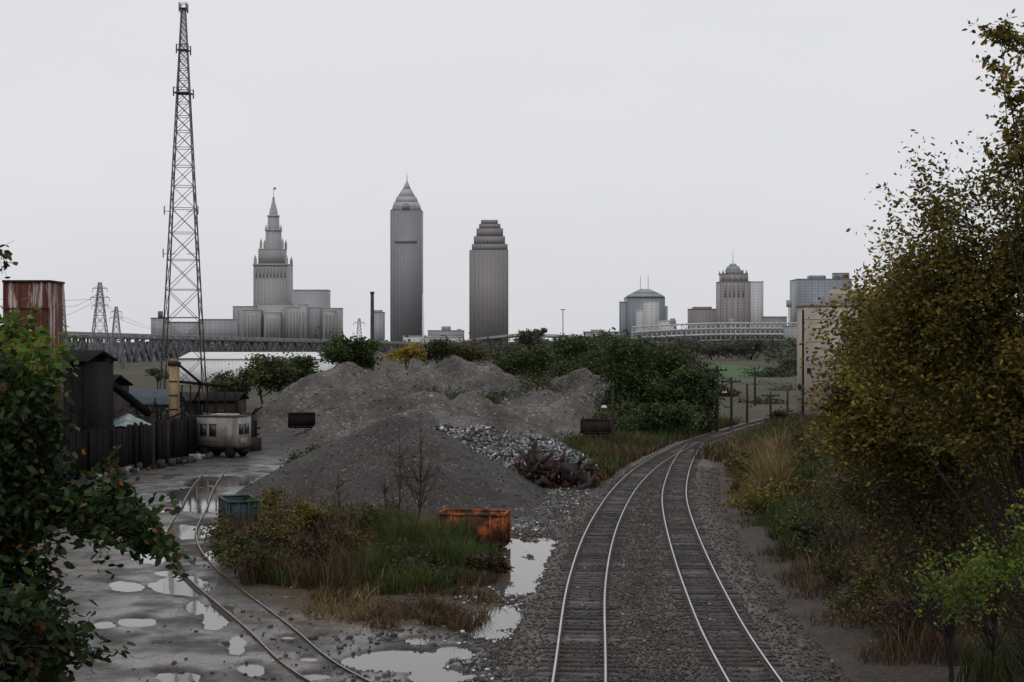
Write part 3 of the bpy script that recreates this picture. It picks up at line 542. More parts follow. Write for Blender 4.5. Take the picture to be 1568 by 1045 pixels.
def truck():
    q=Q();Y=124.0;cx=X_(343,Y);rz=-0.3
    def b(x0,x1,y0,y1,z0,z1,mm=0,ta=1.0):
        X0,Y0=rot2((x0+x1)/2,(y0+y1)/2,rz);q.fr(cx+X0,Y+Y0,z0,z1,(x1-x0)/2,(y1-y0)/2,(x1-x0)/2*ta,(y1-y0)/2*ta,mm,rz)
    b(-1.9,1.9,-1.3,1.3,0.95,3.5);b(-1.95,1.95,-1.35,1.35,3.5,3.6,1);b(-1.0,1.2,-.7,.7,3.6,3.72,0,0.93)
    b(-2.0,2.0,-1.2,1.2,0.7,0.949,2);b(-2.3,2.2,-0.5,0.5,0.45,0.699,2)
    for a,c in((-1.6,-0.95),(-0.7,-0.05)): b(a,c,-1.335,-1.302,1.9,2.85,3);b(a-.06,c+.06,-1.325,-1.3015,1.83,1.9,1);b(a-.06,c+.06,-1.325,-1.3015,2.85,2.92,1)
    for i in range(9): xx=.15+i*.2;b(xx-.02,xx+.02,-1.33,-1.302,1.1,3.4,0)
    b(.8,1.5,-1.345,-1.331,1.1,2.9,4)
    b(1.902,1.94,-0.9,-0.1,2.0,2.9,3);b(1.902,1.94,0.1,0.9,2.0,2.9,3);b(1.902,1.94,-0.6,0.6,1.1,1.7,4)
    b(-1.9,.1,-1.33,-1.303,1.4,1.46,1);b(-1.9,1.9,-1.33,-1.303,1.0,1.06,2);b(-2.3,-2.0,-1.1,1.1,.6,.8,2)
    for xx in(-1.3,1.2):
        for yy in(-1.15,1.15):
            X0,Y0=rot2(xx,yy-.13,rz);X1,Y1=rot2(xx,yy+.13,rz)
            p=np.array([cx+X0,Y+Y0,.45]);r=np.array([cx+X1,Y+Y1,.45]);q.tube([p,p*1.0+(r-p)*.01,r,r+(r-p)*.01],[0.01,.45,.45,.01],2,16)
    q.obj('white_box_truck',[M_white,M_dkgrey,M_black,M_glass,mat('panel_grey',(.26,.25,.23),(.15,.14,.13),2)])
truck()
q=Q();fp=[(-46,88),(-31.8,102),(-29.0,112),(-27.2,123),(-30,134)]
for (x0,y0),(x1,y1) in zip(fp[:-1],fp[1:]):
    L=math.hypot(x1-x0,y1-y0);n_=int(L/0.45);rz=math.atan2(y1-y0,x1-x0)
    for i in range(n_):
        t=(i+.5)/n_;hh_=3.4+0.1*random.gauss(0,1);q.fr(x0+(x1-x0)*t,y0+(y1-y0)*t,0,hh_,L/n_/2-.01,0.05+0.03*(i%2),L/n_/2-.01,0.05+0.03*(i%2),0 if random.random()<.93 else 1,rz)
    for i in range(0,n_,7):
        t=i/n_;q.fr(x0+(x1-x0)*t+.14,y0+(y1-y0)*t-.16,0,3.7,.09,.09,.09,.09,0,rz)
q.obj('corrugated_yard_fence',[M_black,M_rustd])
q=Q()
for i in range(60):
    t=random.random();x=-31.5+t*5+random.uniform(.3,1.6);y=103+t*20;s=random.uniform(.15,.6);q.fr(x,y,0,s,s*.6,s*.5,s*.4,s*.4,random.choice([0,0,1,1,2]),random.uniform(0,3))
q.obj('yard_junk',[M_rustd,M_dkgrey,M_white])
M_rusttower=mat('rust_streak_sheet',(0.085,0.028,0.02),(0.36,0.30,0.28),2.4,0.85,0.2,zs=0.12,lo=0.52,hi=0.62)
q=Q();Y=98.0;x0,x1=X_(18,Y),X_(86,Y);zt=Z_(434,Y)
q.box(x0,x1,Y-1.5,Y+1.5,4,zt,0);q.box(x0-.1,x1+.1,Y-1.6,Y+1.6,zt,zt+.15,1)
for i in range(7): xx=x0+(x1-x0)*i/6;q.box(xx-.05,xx+.05,Y-1.57,Y-1.502,4,zt-.003,0)
for i in range(4): zz=zt-1.8*(i+1);q.box(x0-.02,x1+.02,Y-1.6,Y-1.571,zz,zz+.08,1)
for a,c in((x0+.2,Y-1.3),(x1-.2,Y-1.3),(x0+.2,Y+1.3),(x1-.2,Y+1.3)): q.box(a-.15,a+.15,c-.15,c+.15,0,4,1)
q.beam((x0,Y-1.6,4),(x1,Y-1.6,0),.15,1);q.beam((x0,Y-1.6,0),(x1,Y-1.6,4),.15,1)
q.obj('rusty_hopper_tower',[M_rusttower,M_rustd])
def shed(name,px0,px1,pyt,Y,dep,wm,rm,z0=0,gable=1.0,doors=2):
    q=Q();x0,x1=X_(px0,Y),X_(px1,Y);zt=Z_(pyt,Y)-gable
    q.box(x0,x1,Y,Y+dep,z0,zt,0)
    v=[[x0-.3,Y-.3,zt],[x1+.3,Y-.3,zt],[x1+.3,Y+dep/2,zt+gable],[x0-.3,Y+dep/2,zt+gable],[x0-.3,Y+dep+.3,zt],[x1+.3,Y+dep+.3,zt]]
    v2=[[a,b_,c+.15] for a,b_,c in v];q.add(v+v2,[[6,7,8,9],[9,8,11,10],[0,1,7,6],[0,3,9,6],[3,4,10,9],[1,2,8,7],[2,5,11,8],[0,3,2,1],[3,4,5,2]],1)
    for i in range(doors):
        xx=x0+(x1-x0)*(i+.5)/doors;w=(x1-x0)/doors*.28;q.box(xx-w,xx+w,Y-.04,Y-.003,z0,z0+(zt-z0)*.6,2)
    k=int((x1-x0)/.8)
    for i in range(k+1): xx=x0+(x1-x0)*i/max(k,1);q.box(xx-.05,xx+.05,Y-.07,Y-.045,z0,zt-.01,0)
    q.obj(name,[wm,rm,M_black])
shed('dark_steel_shed',88,130,540,112,8,M_black,M_black,gable=.8,doors=1)
shed('dark_steel_shed',108,160,578,125,8,M_rustd,M_black)
shed('blue_roof_shed',180,258,600,150,7,M_dkgrey,M_blue,gable=1.4)
shed('low_workshop',262,312,604,165,7,M_black,M_rustd,gable=.8)
shed('low_workshop',316,362,604,160,6,M_rustd,M_black,gable=.8)
shed('white_warehouse',274,492,541,330,26,M_whiteb,M_whiteb,gable=1.4,doors=0)
q=Q();Y=118.0
for px in(92,112,134,156): q.beam((X_(px,Y),Y,0),(X_(px,Y),Y,Z_(530+(px-92)*.5,Y)),.22,0)
for py in(535,556,580,600):q.beam((X_(88,Y),Y,Z_(py,Y)),(X_(160,Y),Y,Z_(py+14,Y)),.2,0)
for a,b_ in((92,112),(112,134),(134,156)): q.beam((X_(a,Y),Y,Z_(600,Y)),(X_(b_,Y),Y,Z_(560,Y)),.14,1);q.beam((X_(b_,Y),Y,Z_(612,Y)),(X_(a,Y),Y,Z_(550,Y)),.14,1)
q.cyl(X_(100,Y),Y+1,0,Z_(536,Y),.5,m=1);q.fr(X_(145,Y),Y+1,Z_(575,Y),Z_(548,Y),.3,.3,1.1,1.1,1)
q.beam((X_(120,Y),Y,Z_(548,Y)),(X_(200,Y),Y+6,Z_(640,Y)),.6,0,.5)
q.obj('conveyor_gantry',[M_black,M_rustd])
q=Q();Xg=np.linspace(-1,1,28);A,B=np.meshgrid(Xg,Xg);Y=128
zz=1.2*(1-np.clip(np.sqrt(A*A+B*B),0,1))+.35*fbm(A*3,B*3,1,4,4)
q.add(np.stack([X_(195,Y)+A*2.2,Y+B*2,Z_(652,Y)+zz],2).reshape(-1,3),gridfaces(28,28))
q.box(X_(160,Y),X_(232,Y),Y-2.2,Y+2.2,0,Z_(654,Y),1);q.obj('tarpaulin_covered_heap',[mat('tarp',(.3,.37,.37),(.1,.15,.15),2,.5,.3),M_black])
q=Q();Y=134.0;x=X_(267,Y);q.box(x-.4,x+.4,Y-.4,Y+.4,0,Z_(560,Y),0);q.box(x-.5,x+.5,Y-.5,Y+.5,Z_(560,Y),Z_(554,Y),1);q.box(x-.35,x+.2,Y-.3,Y+.3,Z_(554,Y),Z_(550,Y),0)
for i in range(5): z_=1+i*1.3;q.box(x-.42,x+.42,Y-.46,Y-.402,z_,z_+.1,1)
q.beam((x+.5,Y,Z_(560,Y)),(x+2.6,Y-.2,Z_(588,Y)),.2,2);q.beam((x+2.6,Y-.2,Z_(588,Y)),(x+2.0,Y-.2,Z_(612,Y)),.15,2);q.beam((x+.5,Y,Z_(585,Y)),(x+5,Y,Z_(592,Y)),.25,2)
for i in range(6): q.beam((x+.7+i*.8,Y,Z_(590,Y)),(x+.7+i*.8,Y,0.2),.12,2)
q.obj('loading_derrick',[M_wood,M_rustd,M_black])
q=Q()
for i in range(260):
    px=random.uniform(90,385);Y=random.uniform(128,150);x=X_(px,Y);s=random.uniform(.25,1.0);z_=random.uniform(0,2.8)
    if random.random()<.4: q.box(x-s,x+s,Y-s*.5,Y+s*.5,0,z_+s*.5,random.choice([0,1,1,2]),random.uniform(0,3))
    else: q.beam((x,Y,z_),(x+random.gauss(0,1.2),Y+random.gauss(0,1),z_+random.gauss(.8,1)),random.uniform(.06,.22),random.choice([0,1,2]))
q.obj('scrap_equipment',[M_rustd,M_black,M_dkgrey])
M_lamp=mat('lamp_white',(.6,.6,.6),(.5,.5,.5))
def pole(px,pt,pb,r=.16,arm=True,lamp=False,name='utility_pole',Y=None):
    Y=Y or GY(pb);x=X_(px,Y);zt=Z_(pt,Y);q=Q();q.tube([[x,Y,-.2],[x,Y,zt*.5],[x,Y,zt],[x,Y,zt+.01]],[r,r*.9,r*.75,.01],0,8)
    if arm: q.beam((x-1.1,Y,zt-.5),(x+1.1,Y,zt-.5),.16,0);q.beam((x-.7,Y,zt-1.0),(x,Y,zt-.55),.06,0);[q.cyl(x+d,Y,zt-.42,zt-.2,.06,m=1,n=6) for d in(-1,-.45,.45,1)]
    if lamp: q.beam((x,Y,zt-1.8),(x-.7,Y,zt-1.6),.08,0);q.fr(x-.8,Y,zt-1.8,zt-1.55,.3,.15,.2,.1,2)
    q.obj(name,[M_pole,M_dkgrey,M_lamp])
pole(938,596,692,.16,arm=False,lamp=True,name='lamp_post',Y=136);pole(1098,560,664,.22,arm=True);pole(1120,578,656,.17,arm=True,lamp=True);pole(1144,588,650,.17,False);pole(1180,600,644,.16,True);pole(1056,550,640,.2,True,Y=190)
pole(1206,596,640,.15,False);pole(120,600,700,.12,True,Y=130);pole(330,582,640,.12,True,Y=180);pole(235,640,720,.1,False);pole(1156,566,622,.2,True)
q=Q();Y=480.0;q.tube([[X_(570,Y),Y,0],[X_(570,Y),Y,Z_(447,Y)],[X_(570,Y),Y,Z_(447,Y)+.01]],[.75,.55,.01],0,12);q.cyl(X_(570,Y),Y,Z_(450,Y),Z_(447,Y),.75);q.obj('smokestack',[M_dkgrey])
M_beige=mat('beige_concrete',(0.42,0.36,0.31),(0.31,0.265,0.225),0.35,0.85,0.1,zs=.2)
q=Q();Y=186.0;x0=X_(1232,Y);x1=x0+9;zt=Z_(470,Y);D=5
q.box(x0,x1,Y,Y+D,0,zt,0);q.box(x0-.1,x1+.1,Y-.1,Y+D+.1,zt,zt+.35,1);q.box(x0+4,x0+7.5,Y+1,Y+4,zt+.35,zt+2.3,0);q.box(x0-.22,x0-.003,Y+.3,Y+.5,0,zt-.4,2)
for i in range(5): q.box(x0-.03,x1,Y-.04,Y-.002,1.2+i*2.9,1.25+i*2.9,0)
q.box(x0+.3,x0+.8,Y-.05,Y-.003,5.8,6.5,2);q.box(x0+5,x0+8,Y-.05,Y-.003,0,3.4,2);q.cyl(x0+2.5,Y+1,zt+.35,zt+1.2,.3,m=1);q.box(x0-.5,x0-.224,Y+1,Y+1.6,3.5,4.3,2)
q.obj('beige_industrial_building',[M_beige,mat('coping',(.25,.22,.2)),M_black])
q=Q();Y=168.0
for i in range(16): x=X_(1208,Y)+i*.7;q.box(x-.04,x+.04,Y-.04,Y+.04,0,1.4,0)
for z_ in(.5,.95,1.4): q.box(X_(1208,Y)-.1,X_(1208,Y)+10.6,Y-.03,Y+.03,z_,z_+.07,0)
q.obj('steel_railing',[M_dkgrey])
# ---------------------------------------------------------------- lattice towers
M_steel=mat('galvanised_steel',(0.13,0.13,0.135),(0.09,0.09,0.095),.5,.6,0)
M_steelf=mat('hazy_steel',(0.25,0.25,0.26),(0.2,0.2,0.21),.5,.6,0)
def lattice(name,px,Y,z0,z1,w0,w1,leg,br,k,m,rz=.3,arms=(),plats=()):
    q=Q();cx=X_(px,Y)
    zs=[z0];z_=z0
    while z_<z1-.1:
        w=w0+(w1-w0)*(z_-z0)/(z1-z0);z_=min(z1,z_+max(w*k,.8));zs.append(z_)
    def corner(i,z_):
        w=(w0+(w1-w0)*(z_-z0)/(z1-z0))/2;a=rz+math.pi/4+i*math.pi/2;return np.array([cx+w*1.414*math.cos(a),Y+w*1.414*math.sin(a),z_])
    for i in range(4):q.beam(corner(i,z0),corner(i,z1),leg,0)
    for a,b_ in zip(zs[:-1],zs[1:]):
        for i in range(4):
            j=(i+1)%4;q.beam(corner(i,a),corner(j,b_),br,0);q.beam(corner(j,a),corner(i,b_),br,0);q.beam(corner(i,b_),corner(j,b_),br,0)
    for z_,L in arms:
        w=L;q.beam((cx-w,Y,z_),(cx+w,Y,z_),br*1.3,0);q.beam((cx-w,Y,z_),(cx,Y,z_+w*.35),br,0);q.beam((cx+w,Y,z_),(cx,Y,z_+w*.35),br,0)
        for s in(-1,1):
            q.beam((cx+s*w,Y,z_-.1),(cx+s*w,Y,z_-1.2),br*.9,0)
    for z_,L in plats:
        q.box(cx-L,cx+L,Y-L,Y+L,z_,z_+.15,0)
        for s in(-1,1):
            for t in(-1,1): q.box(cx+s*L-.1,cx+s*L+.1,Y+t*L-.1,Y+t*L+.1,z_-.6,z_+1.0,0)
            q.beam((cx-L,Y+s*L,z_+.9),(cx+L,Y+s*L,z_+.9),.08,0)
    q.obj(name,[m])
Y=250.0
lattice('radio_mast',281,Y,0,Z_(14,Y),7.3,.65,.2,.095,.95,M_steel,.12,plats=[(Z_(144,Y),1.4),(Z_(78,Y),1.0),(Z_(14,Y),.6)])
q=Q();cx=X_(281,Y)
for pyy,L in((325,2.9),(390,3.1)):
    z_=Z_(pyy,Y)
    for s in(-1,1): q.beam((cx+s*1,Y-1.5,z_),(cx+s*L,Y-1.8,z_),.1);q.beam((cx+s*L,Y-1.8,z_-.6),(cx+s*L,Y-1.8,z_+.9),.16)
z_=Z_(488,Y);q.box(cx-3.2,cx+3.2,Y-3.2,Y-3.0,z_,z_+.2);q.box(cx-3.6,cx-2.8,Y-3.5,Y-3.21,z_,z_+1.2)
q.obj('mast_antennas',[M_steel])
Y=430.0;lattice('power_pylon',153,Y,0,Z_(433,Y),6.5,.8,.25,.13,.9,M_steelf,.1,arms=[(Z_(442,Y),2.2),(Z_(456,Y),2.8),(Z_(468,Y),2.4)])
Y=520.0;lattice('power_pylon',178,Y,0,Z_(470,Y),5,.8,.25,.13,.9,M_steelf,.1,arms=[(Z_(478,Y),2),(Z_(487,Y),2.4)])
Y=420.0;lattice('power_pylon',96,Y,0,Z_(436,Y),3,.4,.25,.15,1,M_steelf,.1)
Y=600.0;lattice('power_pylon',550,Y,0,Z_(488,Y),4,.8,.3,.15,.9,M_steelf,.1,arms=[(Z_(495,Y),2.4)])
Y=900.;lattice('radio_mast',648,Y,0,Z_(450,Y),1.3,.4,.3,.15,1.4,M_whiteb,.1)
q=Q()
for (a,b_) in [((153,445,430),(96,470,420)),((153,456,430),(60,490,380)),((153,442,430),(178,478,520)),((178,480,520),(260,505,800)),((153,458,430),(-200,440,330)),((178,487,520),(270,508,800)),((1098,566,155),(1056,556,190)),((1098,566,155),(1120,584,165))]:
    p=W(*a);r=W(*b_);c=(p+r)/2-np.array([0,0,3 if a[2]>200 else .5]);q.tube(bez(p,c,r,10),.05,0,3)
q.obj('power_lines',[M_dkgrey])
# ---------------------------------------------------------------- bridge
M_br=mat('bridge_steel',(0.135,0.14,0.16),(0.10,0.105,0.12),.05,.7,0)
M_conc=mat('bridge_concrete',(0.28,0.275,0.27),(0.22,0.215,0.21),.05,.8,0)
q=Q()
def bp_(u,off=0):
    px=60+680*u;Y=520+760*u;p=np.array([X_(px,Y),Y+off]);return p,Z_(509.5+19*u,Y),Y
n_=60;piers=[0.13,0.36,0.56,0.74,0.88]
for off in(0,16):
    prev=None
    for i in range(n_+1):
        u=i/n_;p,z_,Y=bp_(u,off);d=min(abs(u-a) for a in piers)
        dep=(13+6.5*math.exp(-(d/.05)**2))*(1-.4*u)
        t=np.array([p[0],p[1],z_-1.4]);bt=np.array([p[0],p[1],z_-1.4-dep])
        if prev is not None:
            q.beam(prev[0],t,1.3,0);q.beam(prev[1],bt,1.3,0);q.beam(prev[0] if i%2 else prev[1],bt if i%2 else t,.95,0)
        q.beam(t,bt,.8,0);prev=(t,bt)
for i in range(n_):
    a,za,_=bp_(i/n_);b_,zb,_=bp_((i+1)/n_)
    v=[[a[0],a[1]-2,za-1.2],[b_[0],b_[1]-2,zb-1.2],[b_[0],b_[1]+18,zb-1.2],[a[0],a[1]+18,za-1.2],[a[0],a[1]-2,za-.2],[b_[0],b_[1]-2,zb-.2],[b_[0],b_[1]+18,zb-.2],[a[0],a[1]+18,za-.2]];q.add(v,Q.BF,1)
    q.beam((a[0],a[1]-1.9,za+.35),(b_[0],b_[1]-1.9,zb+.35),.35,1,.9)
for u in piers:
    p,z_,Y=bp_(u);q.fr(p[0],p[1]+8,-2,max(z_-20*(1-.42*u),1),2.2,9,1.8,8.5,1)
q.obj('steel_truss_bridge',[M_br,M_conc])
q=Q();pts=[(690,529,1250),(740,520,1200),(790,515,1180),(850,516,1200),(905,519,1250),(960,524,1350)]
for A,B in zip(pts[:-1],pts[1:]):
    a=W(*A);b_=W(*B);q.beam(a,b_,14,0,1.6);q.beam(a+[0,-7,1.5],b_+[0,-7,1.5],.5,0,.9)
    for t in(0,.5): c=a+(b_-a)*t;q.box(c[0]-1,c[0]+1,c[1]-3,c[1]+3,-1,c[2]-.9,0)
q.obj('concrete_viaduct',[M_conc])
# ---------------------------------------------------------------- skyline (distance haze mixed into the paler facade colours)
def tower(name,tiers,Y,mats,ratio=1.0,rz=0,fins=0,extra=None,step=0.0,lip=0.4):
    q=Q();n=0
    for (a,b_,t,bo,m) in tiers:
        x0,x1=X_(a,Y),X_(b_,Y);hw=(x1-x0)/2;n+=1;Yf=Y-step*n
        q.fr((x0+x1)/2,Yf+hw*ratio,Z_(bo,Y),Z_(t,Y),hw,hw*ratio,hw,hw*ratio,m,rz)
        if lip>0 and Z_(t,Y)-Z_(bo,Y)>8: q.fr((x0+x1)/2,Yf+hw*ratio,Z_(t,Y),Z_(t,Y)+1.0,hw+lip,hw*ratio+lip,hw+lip,hw*ratio+lip,len(mats)-1,rz)
        if fins:
            k=max(2,int((x1-x0)/fins))
            for i in range(k+1):
                xx=x0+(x1-x0)*i/k;q.box(xx-.5,xx+.5,Yf-.5,Yf-.05,Z_(bo,Y),Z_(t,Y)-.5,len(mats)-1)
    if extra:extra(q,Y)
    return q.obj(name,mats)
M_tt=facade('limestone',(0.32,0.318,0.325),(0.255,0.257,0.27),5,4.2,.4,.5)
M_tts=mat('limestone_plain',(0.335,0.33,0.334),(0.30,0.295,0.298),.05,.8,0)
M_dk=mat('dark_window_bays',(0.22,0.222,0.235),(0.19,0.192,0.205),.05,.7,0)  # darker tone of the window strips on the office complex
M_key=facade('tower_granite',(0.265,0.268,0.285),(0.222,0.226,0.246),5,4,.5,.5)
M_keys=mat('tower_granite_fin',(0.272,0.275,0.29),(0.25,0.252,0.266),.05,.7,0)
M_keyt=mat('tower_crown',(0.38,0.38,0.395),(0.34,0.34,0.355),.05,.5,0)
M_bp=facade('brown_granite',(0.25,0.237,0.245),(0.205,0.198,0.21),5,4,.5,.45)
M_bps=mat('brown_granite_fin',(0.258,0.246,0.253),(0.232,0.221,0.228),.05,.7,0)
def tt(q,Y):
    cx=X_(414.5,Y);cy=Y+27
    def c8(y0,y1,r0,r1,m=1,n=8): q.tube([[cx,cy,Z_(y0,Y)],[cx,cy,Z_(y1,Y)],[cx,cy,Z_(y1,Y)+.01]],[r0,r1,.01],m,n)
    k=Y/F
    c8(382,352,13*k,12*k,0);c8(352,350,13.5*k,13.5*k);c8(350,330,9.5*k,8.5*k,0);c8(330,328,10*k,10*k);c8(328,318,7*k,5.5*k);c8(318,303,5*k,1.6*k);c8(303,300,2*k,2*k);c8(300,284,.5*k,.3*k)
    for s in(-1,1):
        for t in(-1,1):
            for off,y0,y1,r in((24,407,390,2.6),(16.5,380,364,2.2)):
                q.tube([[cx+s*off*k,cy+t*off*k,Z_(y0,Y)],[cx+s*off*k,cy+t*off*k,Z_(y0-(y0-y1)*.6,Y)],[cx+s*off*k,cy+t*off*k,Z_(y1,Y)]],[r*k,r*k,.05],1,6)
    for i in range(8):
        a=i*math.pi/4+.39
        q.tube([[cx+12.5*k*math.cos(a),cy+12.5*k*math.sin(a),Z_(352,Y)],[cx+12.5*k*math.cos(a),cy+12.5*k*math.sin(a),Z_(342,Y)]],[1.3*k,.1],1,5)
    for i in range(9):
        xx=cx-22*k+i*5.5*k; q.box(xx-.9,xx+.9,Y-1.6,Y-.8,Z_(425,Y),Z_(410,Y),2)
    q.box(cx-27*k,cx+27*k,Y-1.5,Y-.003,Z_(407,Y),Z_(404,Y),1);q.box(cx+.3,cx+4*k,cy-.1,cy+.1,Z_(288,Y),Z_(284.5,Y),2)
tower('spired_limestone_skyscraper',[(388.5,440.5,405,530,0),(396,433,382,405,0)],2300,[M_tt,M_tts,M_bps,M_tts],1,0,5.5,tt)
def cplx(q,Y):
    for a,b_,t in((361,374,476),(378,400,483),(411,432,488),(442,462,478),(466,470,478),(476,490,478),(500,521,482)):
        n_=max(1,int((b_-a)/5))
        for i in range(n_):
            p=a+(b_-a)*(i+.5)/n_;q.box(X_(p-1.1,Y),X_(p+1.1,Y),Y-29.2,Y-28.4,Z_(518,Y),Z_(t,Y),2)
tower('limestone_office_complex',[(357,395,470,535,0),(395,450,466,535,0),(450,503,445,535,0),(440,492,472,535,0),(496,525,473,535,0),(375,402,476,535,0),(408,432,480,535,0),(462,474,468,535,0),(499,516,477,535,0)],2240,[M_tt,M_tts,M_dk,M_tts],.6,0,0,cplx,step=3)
def key(q,Y):
    cx=X_(621.5,Y);hw=X_(645,Y)-cx;cy=Y+hw;k=Y/F
    q.fr(cx,cy,Z_(319,Y),Z_(309,Y),21*k,21*k,18.5*k,18.5*k,1);q.fr(cx,cy,Z_(309,Y),Z_(300,Y),17*k,17*k,14.5*k,14.5*k,1);q.fr(cx,cy,Z_(300,Y),Z_(288,Y),13*k,13*k,7*k,7*k,1);q.fr(cx,cy,Z_(288,Y),Z_(275,Y),6*k,6*k,1*k,1*k,1);q.fr(cx,cy,Z_(275,Y),Z_(262,Y),.6*k,.6*k,.25*k,.25*k,1)
    for s in(-1,1):
        for t in (-1,1): q.fr(cx+s*18.5*k,cy+t*18.5*k,Z_(319,Y),Z_(312,Y),2.5*k,2.5*k,1*k,1*k,1)
    q.fr(cx,Y-1.5,Z_(320,Y),Z_(311,Y),6*k,1.5,3*k,1.4,2)
    q.box(cx-17*k,cx+17*k,Y-1.4,Y-.8,Z_(372,Y),Z_(366,Y),2)
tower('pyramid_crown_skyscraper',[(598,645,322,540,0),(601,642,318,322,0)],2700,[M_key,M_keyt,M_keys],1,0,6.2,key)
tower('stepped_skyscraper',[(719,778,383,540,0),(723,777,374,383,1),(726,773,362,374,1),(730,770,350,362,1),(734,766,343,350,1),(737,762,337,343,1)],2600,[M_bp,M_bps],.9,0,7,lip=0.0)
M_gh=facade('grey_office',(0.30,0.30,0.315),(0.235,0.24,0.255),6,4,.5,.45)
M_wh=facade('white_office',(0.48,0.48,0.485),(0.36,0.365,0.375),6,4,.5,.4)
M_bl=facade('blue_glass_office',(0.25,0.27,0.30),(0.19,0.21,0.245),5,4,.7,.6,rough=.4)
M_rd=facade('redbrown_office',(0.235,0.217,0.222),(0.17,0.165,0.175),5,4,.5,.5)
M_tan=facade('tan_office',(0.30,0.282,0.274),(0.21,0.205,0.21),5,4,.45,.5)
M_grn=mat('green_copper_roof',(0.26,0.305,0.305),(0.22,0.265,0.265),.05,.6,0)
tower('grey_office_building',[(568,588,479,535,0),(571,585,475,479,0)],2100,[M_gh,M_gh],.8)
tower('low_white_building',[(617,662,516,535,0),(650,708,517,540,0)],1500,[M_wh,M_wh],.5,step=2)
tower('grey_office_building',[(655,710,507,520,0),(676,690,500,507,0),(700,706,504,507,0)],1900,[M_gh,M_gh],.5)
tower('grey_office_building',[(231,256,488,525,0),(256,262,494,525,0)],1500,[M_gh,M_gh],.5)
tower('low_office_building',[(305,358,490,525,0),(262,304,494,525,0)],1700,[M_gh,M_gh],.5)
def dome(q,Y):
    k=Y/F;cx=X_(989,Y);hw=X_(1016,Y)-cx;cy=Y+hw
    q.fr(cx,cy,Z_(455,Y),Z_(450,Y),29*k,29*k,23*k,23*k,1);q.fr(cx,cy,Z_(450,Y),Z_(442,Y),22*k,22*k,7*k,7*k,1)
    for p in(983,995): q.box(X_(p,Y)-.4,X_(p,Y)+.4,cy-.4,cy+.4,Z_(442,Y),Z_(422,Y),0)
tower('green_roof_office_tower',[(960,1018,456,535,0),(949,959.5,463,535,0),(1018.5,1022,470,535,0)],2300,[M_bl,M_grn,M_gh],1,0,8,dome)
tower('white_office_building',[(986,1008,462,535,0),(1009,1035,492,535,0),(975,985,475,535,0)],2000,[M_wh,M_wh],.6,0,7)
tower('redbrown_office_building',[(1056,1098,474,535,0),(1062,1090,470,474,0)],2100,[M_rd,M_rd],.6)
def orn(q,Y):
    k=Y/F;cx=X_(1126,Y);cy=Y+24*k
    q.fr(cx,cy,Z_(414,Y),Z_(407,Y),11*k,11*k,8*k,8*k,1);q.fr(cx,cy,Z_(407,Y),Z_(403,Y),6*k,6*k,4*k,4*k,1);q.fr(cx,cy,Z_(403,Y),Z_(381,Y),.4*k,.4*k,.2*k,.2*k,0)
    for s in(-1,1):
        for t in(-1,1): q.fr(cx+s*18*k,cy+t*18*k,Z_(420,Y),Z_(413,Y),2*k,2*k,.2*k,.2*k,1)
    for i in range(5): q.box(X_(1109+i*7,Y),X_(1111+i*7,Y),Y-1.4,Y-.8,Z_(455,Y),Z_(437,Y),3)
tower('ornate_stepped_tower',[(1103,1149,432,535,0),(1107,1145,420,432,0),(1114,1138,414,420,0)],2000,[M_tan,M_grn,M_tts,M_rd],1,0,7,orn)
tower('white_slab_tower',[(1149,1169,432,535,0)],2120,[M_wh,M_wh],.8)
tower('dark_office_building',[(1170,1205,486,535,0)],1900,[M_rd,M_rd],.6)
tower('blue_glass_tower',[(1222,1304,428,535,0),(1240,1264,422,428,0),(1278,1300,419,428,0)],2100,[M_bl,M_bl],.8,0,9)
tower('low_office_building',[(895,950,509,535,0),(905,925,505,509,0)],1800,[M_gh,M_gh],.5)
tower('low_office_building',[(1205,1260,500,535,0)],1500,[M_gh,M_gh],.5)
# stadium
q=Q();Y=1650.0;n_=34;pp=[]
for i in range(n_+1):
    u=i/n_;px=968+(1224-968)*u;yy=Y-60*math.sin(u*math.pi);pp.append((X_(px,yy),yy,px))
for i in range(n_):
    a,b_=pp[i],pp[i+1];u=i/n_;t=501-6*math.sin(min(1,u*1.6)*math.pi/2)
    A=lambda py,o=0:(np.array([a[0],a[1]+o,Z_(py,a[1])]),np.array([b_[0],b_[1]+o,Z_(py,b_[1])]))
    p,r=A(t);q.beam(p,r,1.5,0,1.8);p,r=A(t+8);q.beam(p,r,3,0,1.5);p,r=A(t+17);q.beam(p,r,3,0,2.0);p,r=A(t+26);q.beam(p,r,3,1,2.0)
    q.beam(A(t)[0],A(t+30)[0],.8,0)
    if i%2==0:q.beam(A(t)[0],A(t+8)[1],.6,0)
    p,r=A(t+20,12);q.beam(p,r,2,2,18)
for px in(1030,1120,1208):
    x=X_(px,Y);zt=Z_(460 if px>1200 else 488,Y);q.box(x-.7,x+.7,Y,Y+1.4,0,zt,0);q.box(x-3,x+3,Y-.5,Y-.01,zt-8,zt,1)
q.obj('baseball_stadium',[mat('stadium_white',(.54,.54,.55),(.44,.44,.45),.05,.6,0),M_conc,mat('stadium_seats',(.17,.185,.195),(.14,.15,.165),.05,.8,0)])
Y=700.;q=Q();x=X_(862,Y);q.tube([[x,Y,0],[x,Y,Z_(475,Y)]],.25,0,6);q.box(x-1.2,x+1.2,Y-.3,Y+.3,Z_(475,Y),Z_(475,Y)+.4,0);q.obj('highway_light_pole',[M_steelf])
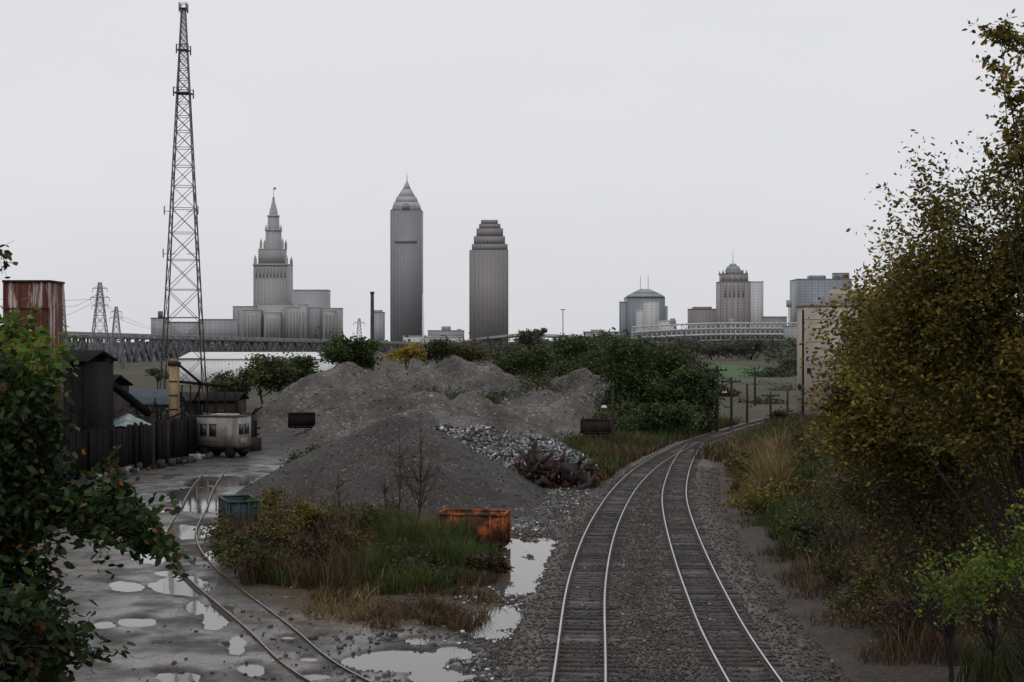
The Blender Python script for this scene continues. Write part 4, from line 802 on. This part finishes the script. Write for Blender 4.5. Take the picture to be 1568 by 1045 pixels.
# ---------------------------------------------------------------- light
w=bpy.data.worlds.new("World");scene.world=w;w.use_nodes=True;nt=w.node_tree;bg=nt.nodes['Background']
sky=N(nt,'ShaderNodeTexSky');sky.sky_type='NISHITA';sky.sun_disc=False;sky.sun_elevation=math.radians(48);sky.sun_rotation=math.radians(200);sky.air_density=1.0;sky.dust_density=3
hs=N(nt,'ShaderNodeHueSaturation');hs.inputs['Saturation'].default_value=.25;nt.links.new(sky.outputs[0],hs.inputs['Color'])
tc=N(nt,'ShaderNodeTexCoord');sp=N(nt,'ShaderNodeSeparateXYZ');nt.links.new(tc.outputs['Generated'],sp.inputs[0])
r=ramp(nt,[(0.0,(0.735,0.74,0.765)),(0.1,(0.78,0.783,0.81)),(0.3,(0.79,0.793,0.822)),(1,(0.86,0.86,0.88))]);nt.links.new(sp.outputs[2],r.inputs[0])
nz=N(nt,'ShaderNodeTexNoise');nz.inputs['Scale'].default_value=2.2;nz.inputs['Detail'].default_value=4;mp=N(nt,'ShaderNodeMapping');mp.inputs['Scale'].default_value=(1,1,3);nt.links.new(tc.outputs['Generated'],mp.inputs[0]);nt.links.new(mp.outputs[0],nz.inputs['Vector'])
r2=ramp(nt,[(.3,(.94,.94,.947)),(.7,(1.0,1.0,1.0))]);nt.links.new(nz.outputs[0],r2.inputs[0])
mx=N(nt,'ShaderNodeMix',data_type='RGBA',blend_type='MULTIPLY');mx.inputs[0].default_value=1;nt.links.new(r.outputs[0],mx.inputs[6]);nt.links.new(r2.outputs[0],mx.inputs[7])
sc=N(nt,'ShaderNodeVectorMath',operation='SCALE');sc.inputs['Scale'].default_value=10.0;nt.links.new(mx.outputs[2],sc.inputs[0])
m3=N(nt,'ShaderNodeMix',data_type='RGBA');m3.inputs[0].default_value=.94;nt.links.new(hs.outputs[0],m3.inputs[6]);nt.links.new(sc.outputs[0],m3.inputs[7])
nt.links.new(m3.outputs[2],bg.inputs[0]);bg.inputs[1].default_value=.1
l=bpy.data.lights.new('sun','SUN');l.energy=.6;l.angle=math.radians(25);l.color=(1,.97,.93);o=bpy.data.objects.new('sun',l);scene.collection.objects.link(o);o.rotation_euler=(math.radians(42),0,math.radians(-20))
scene.view_settings.view_transform='Standard';scene.view_settings.look='None';scene.view_settings.exposure=0
cam=bpy.data.cameras.new('camera');cam.sensor_width=36;cam.lens=36*F/1568;cam.clip_end=30000;cam.clip_start=.1
co=bpy.data.objects.new('camera',cam);scene.collection.objects.link(co);co.location=(0,0,H);co.rotation_euler=(math.radians(90),0,0);scene.camera=co
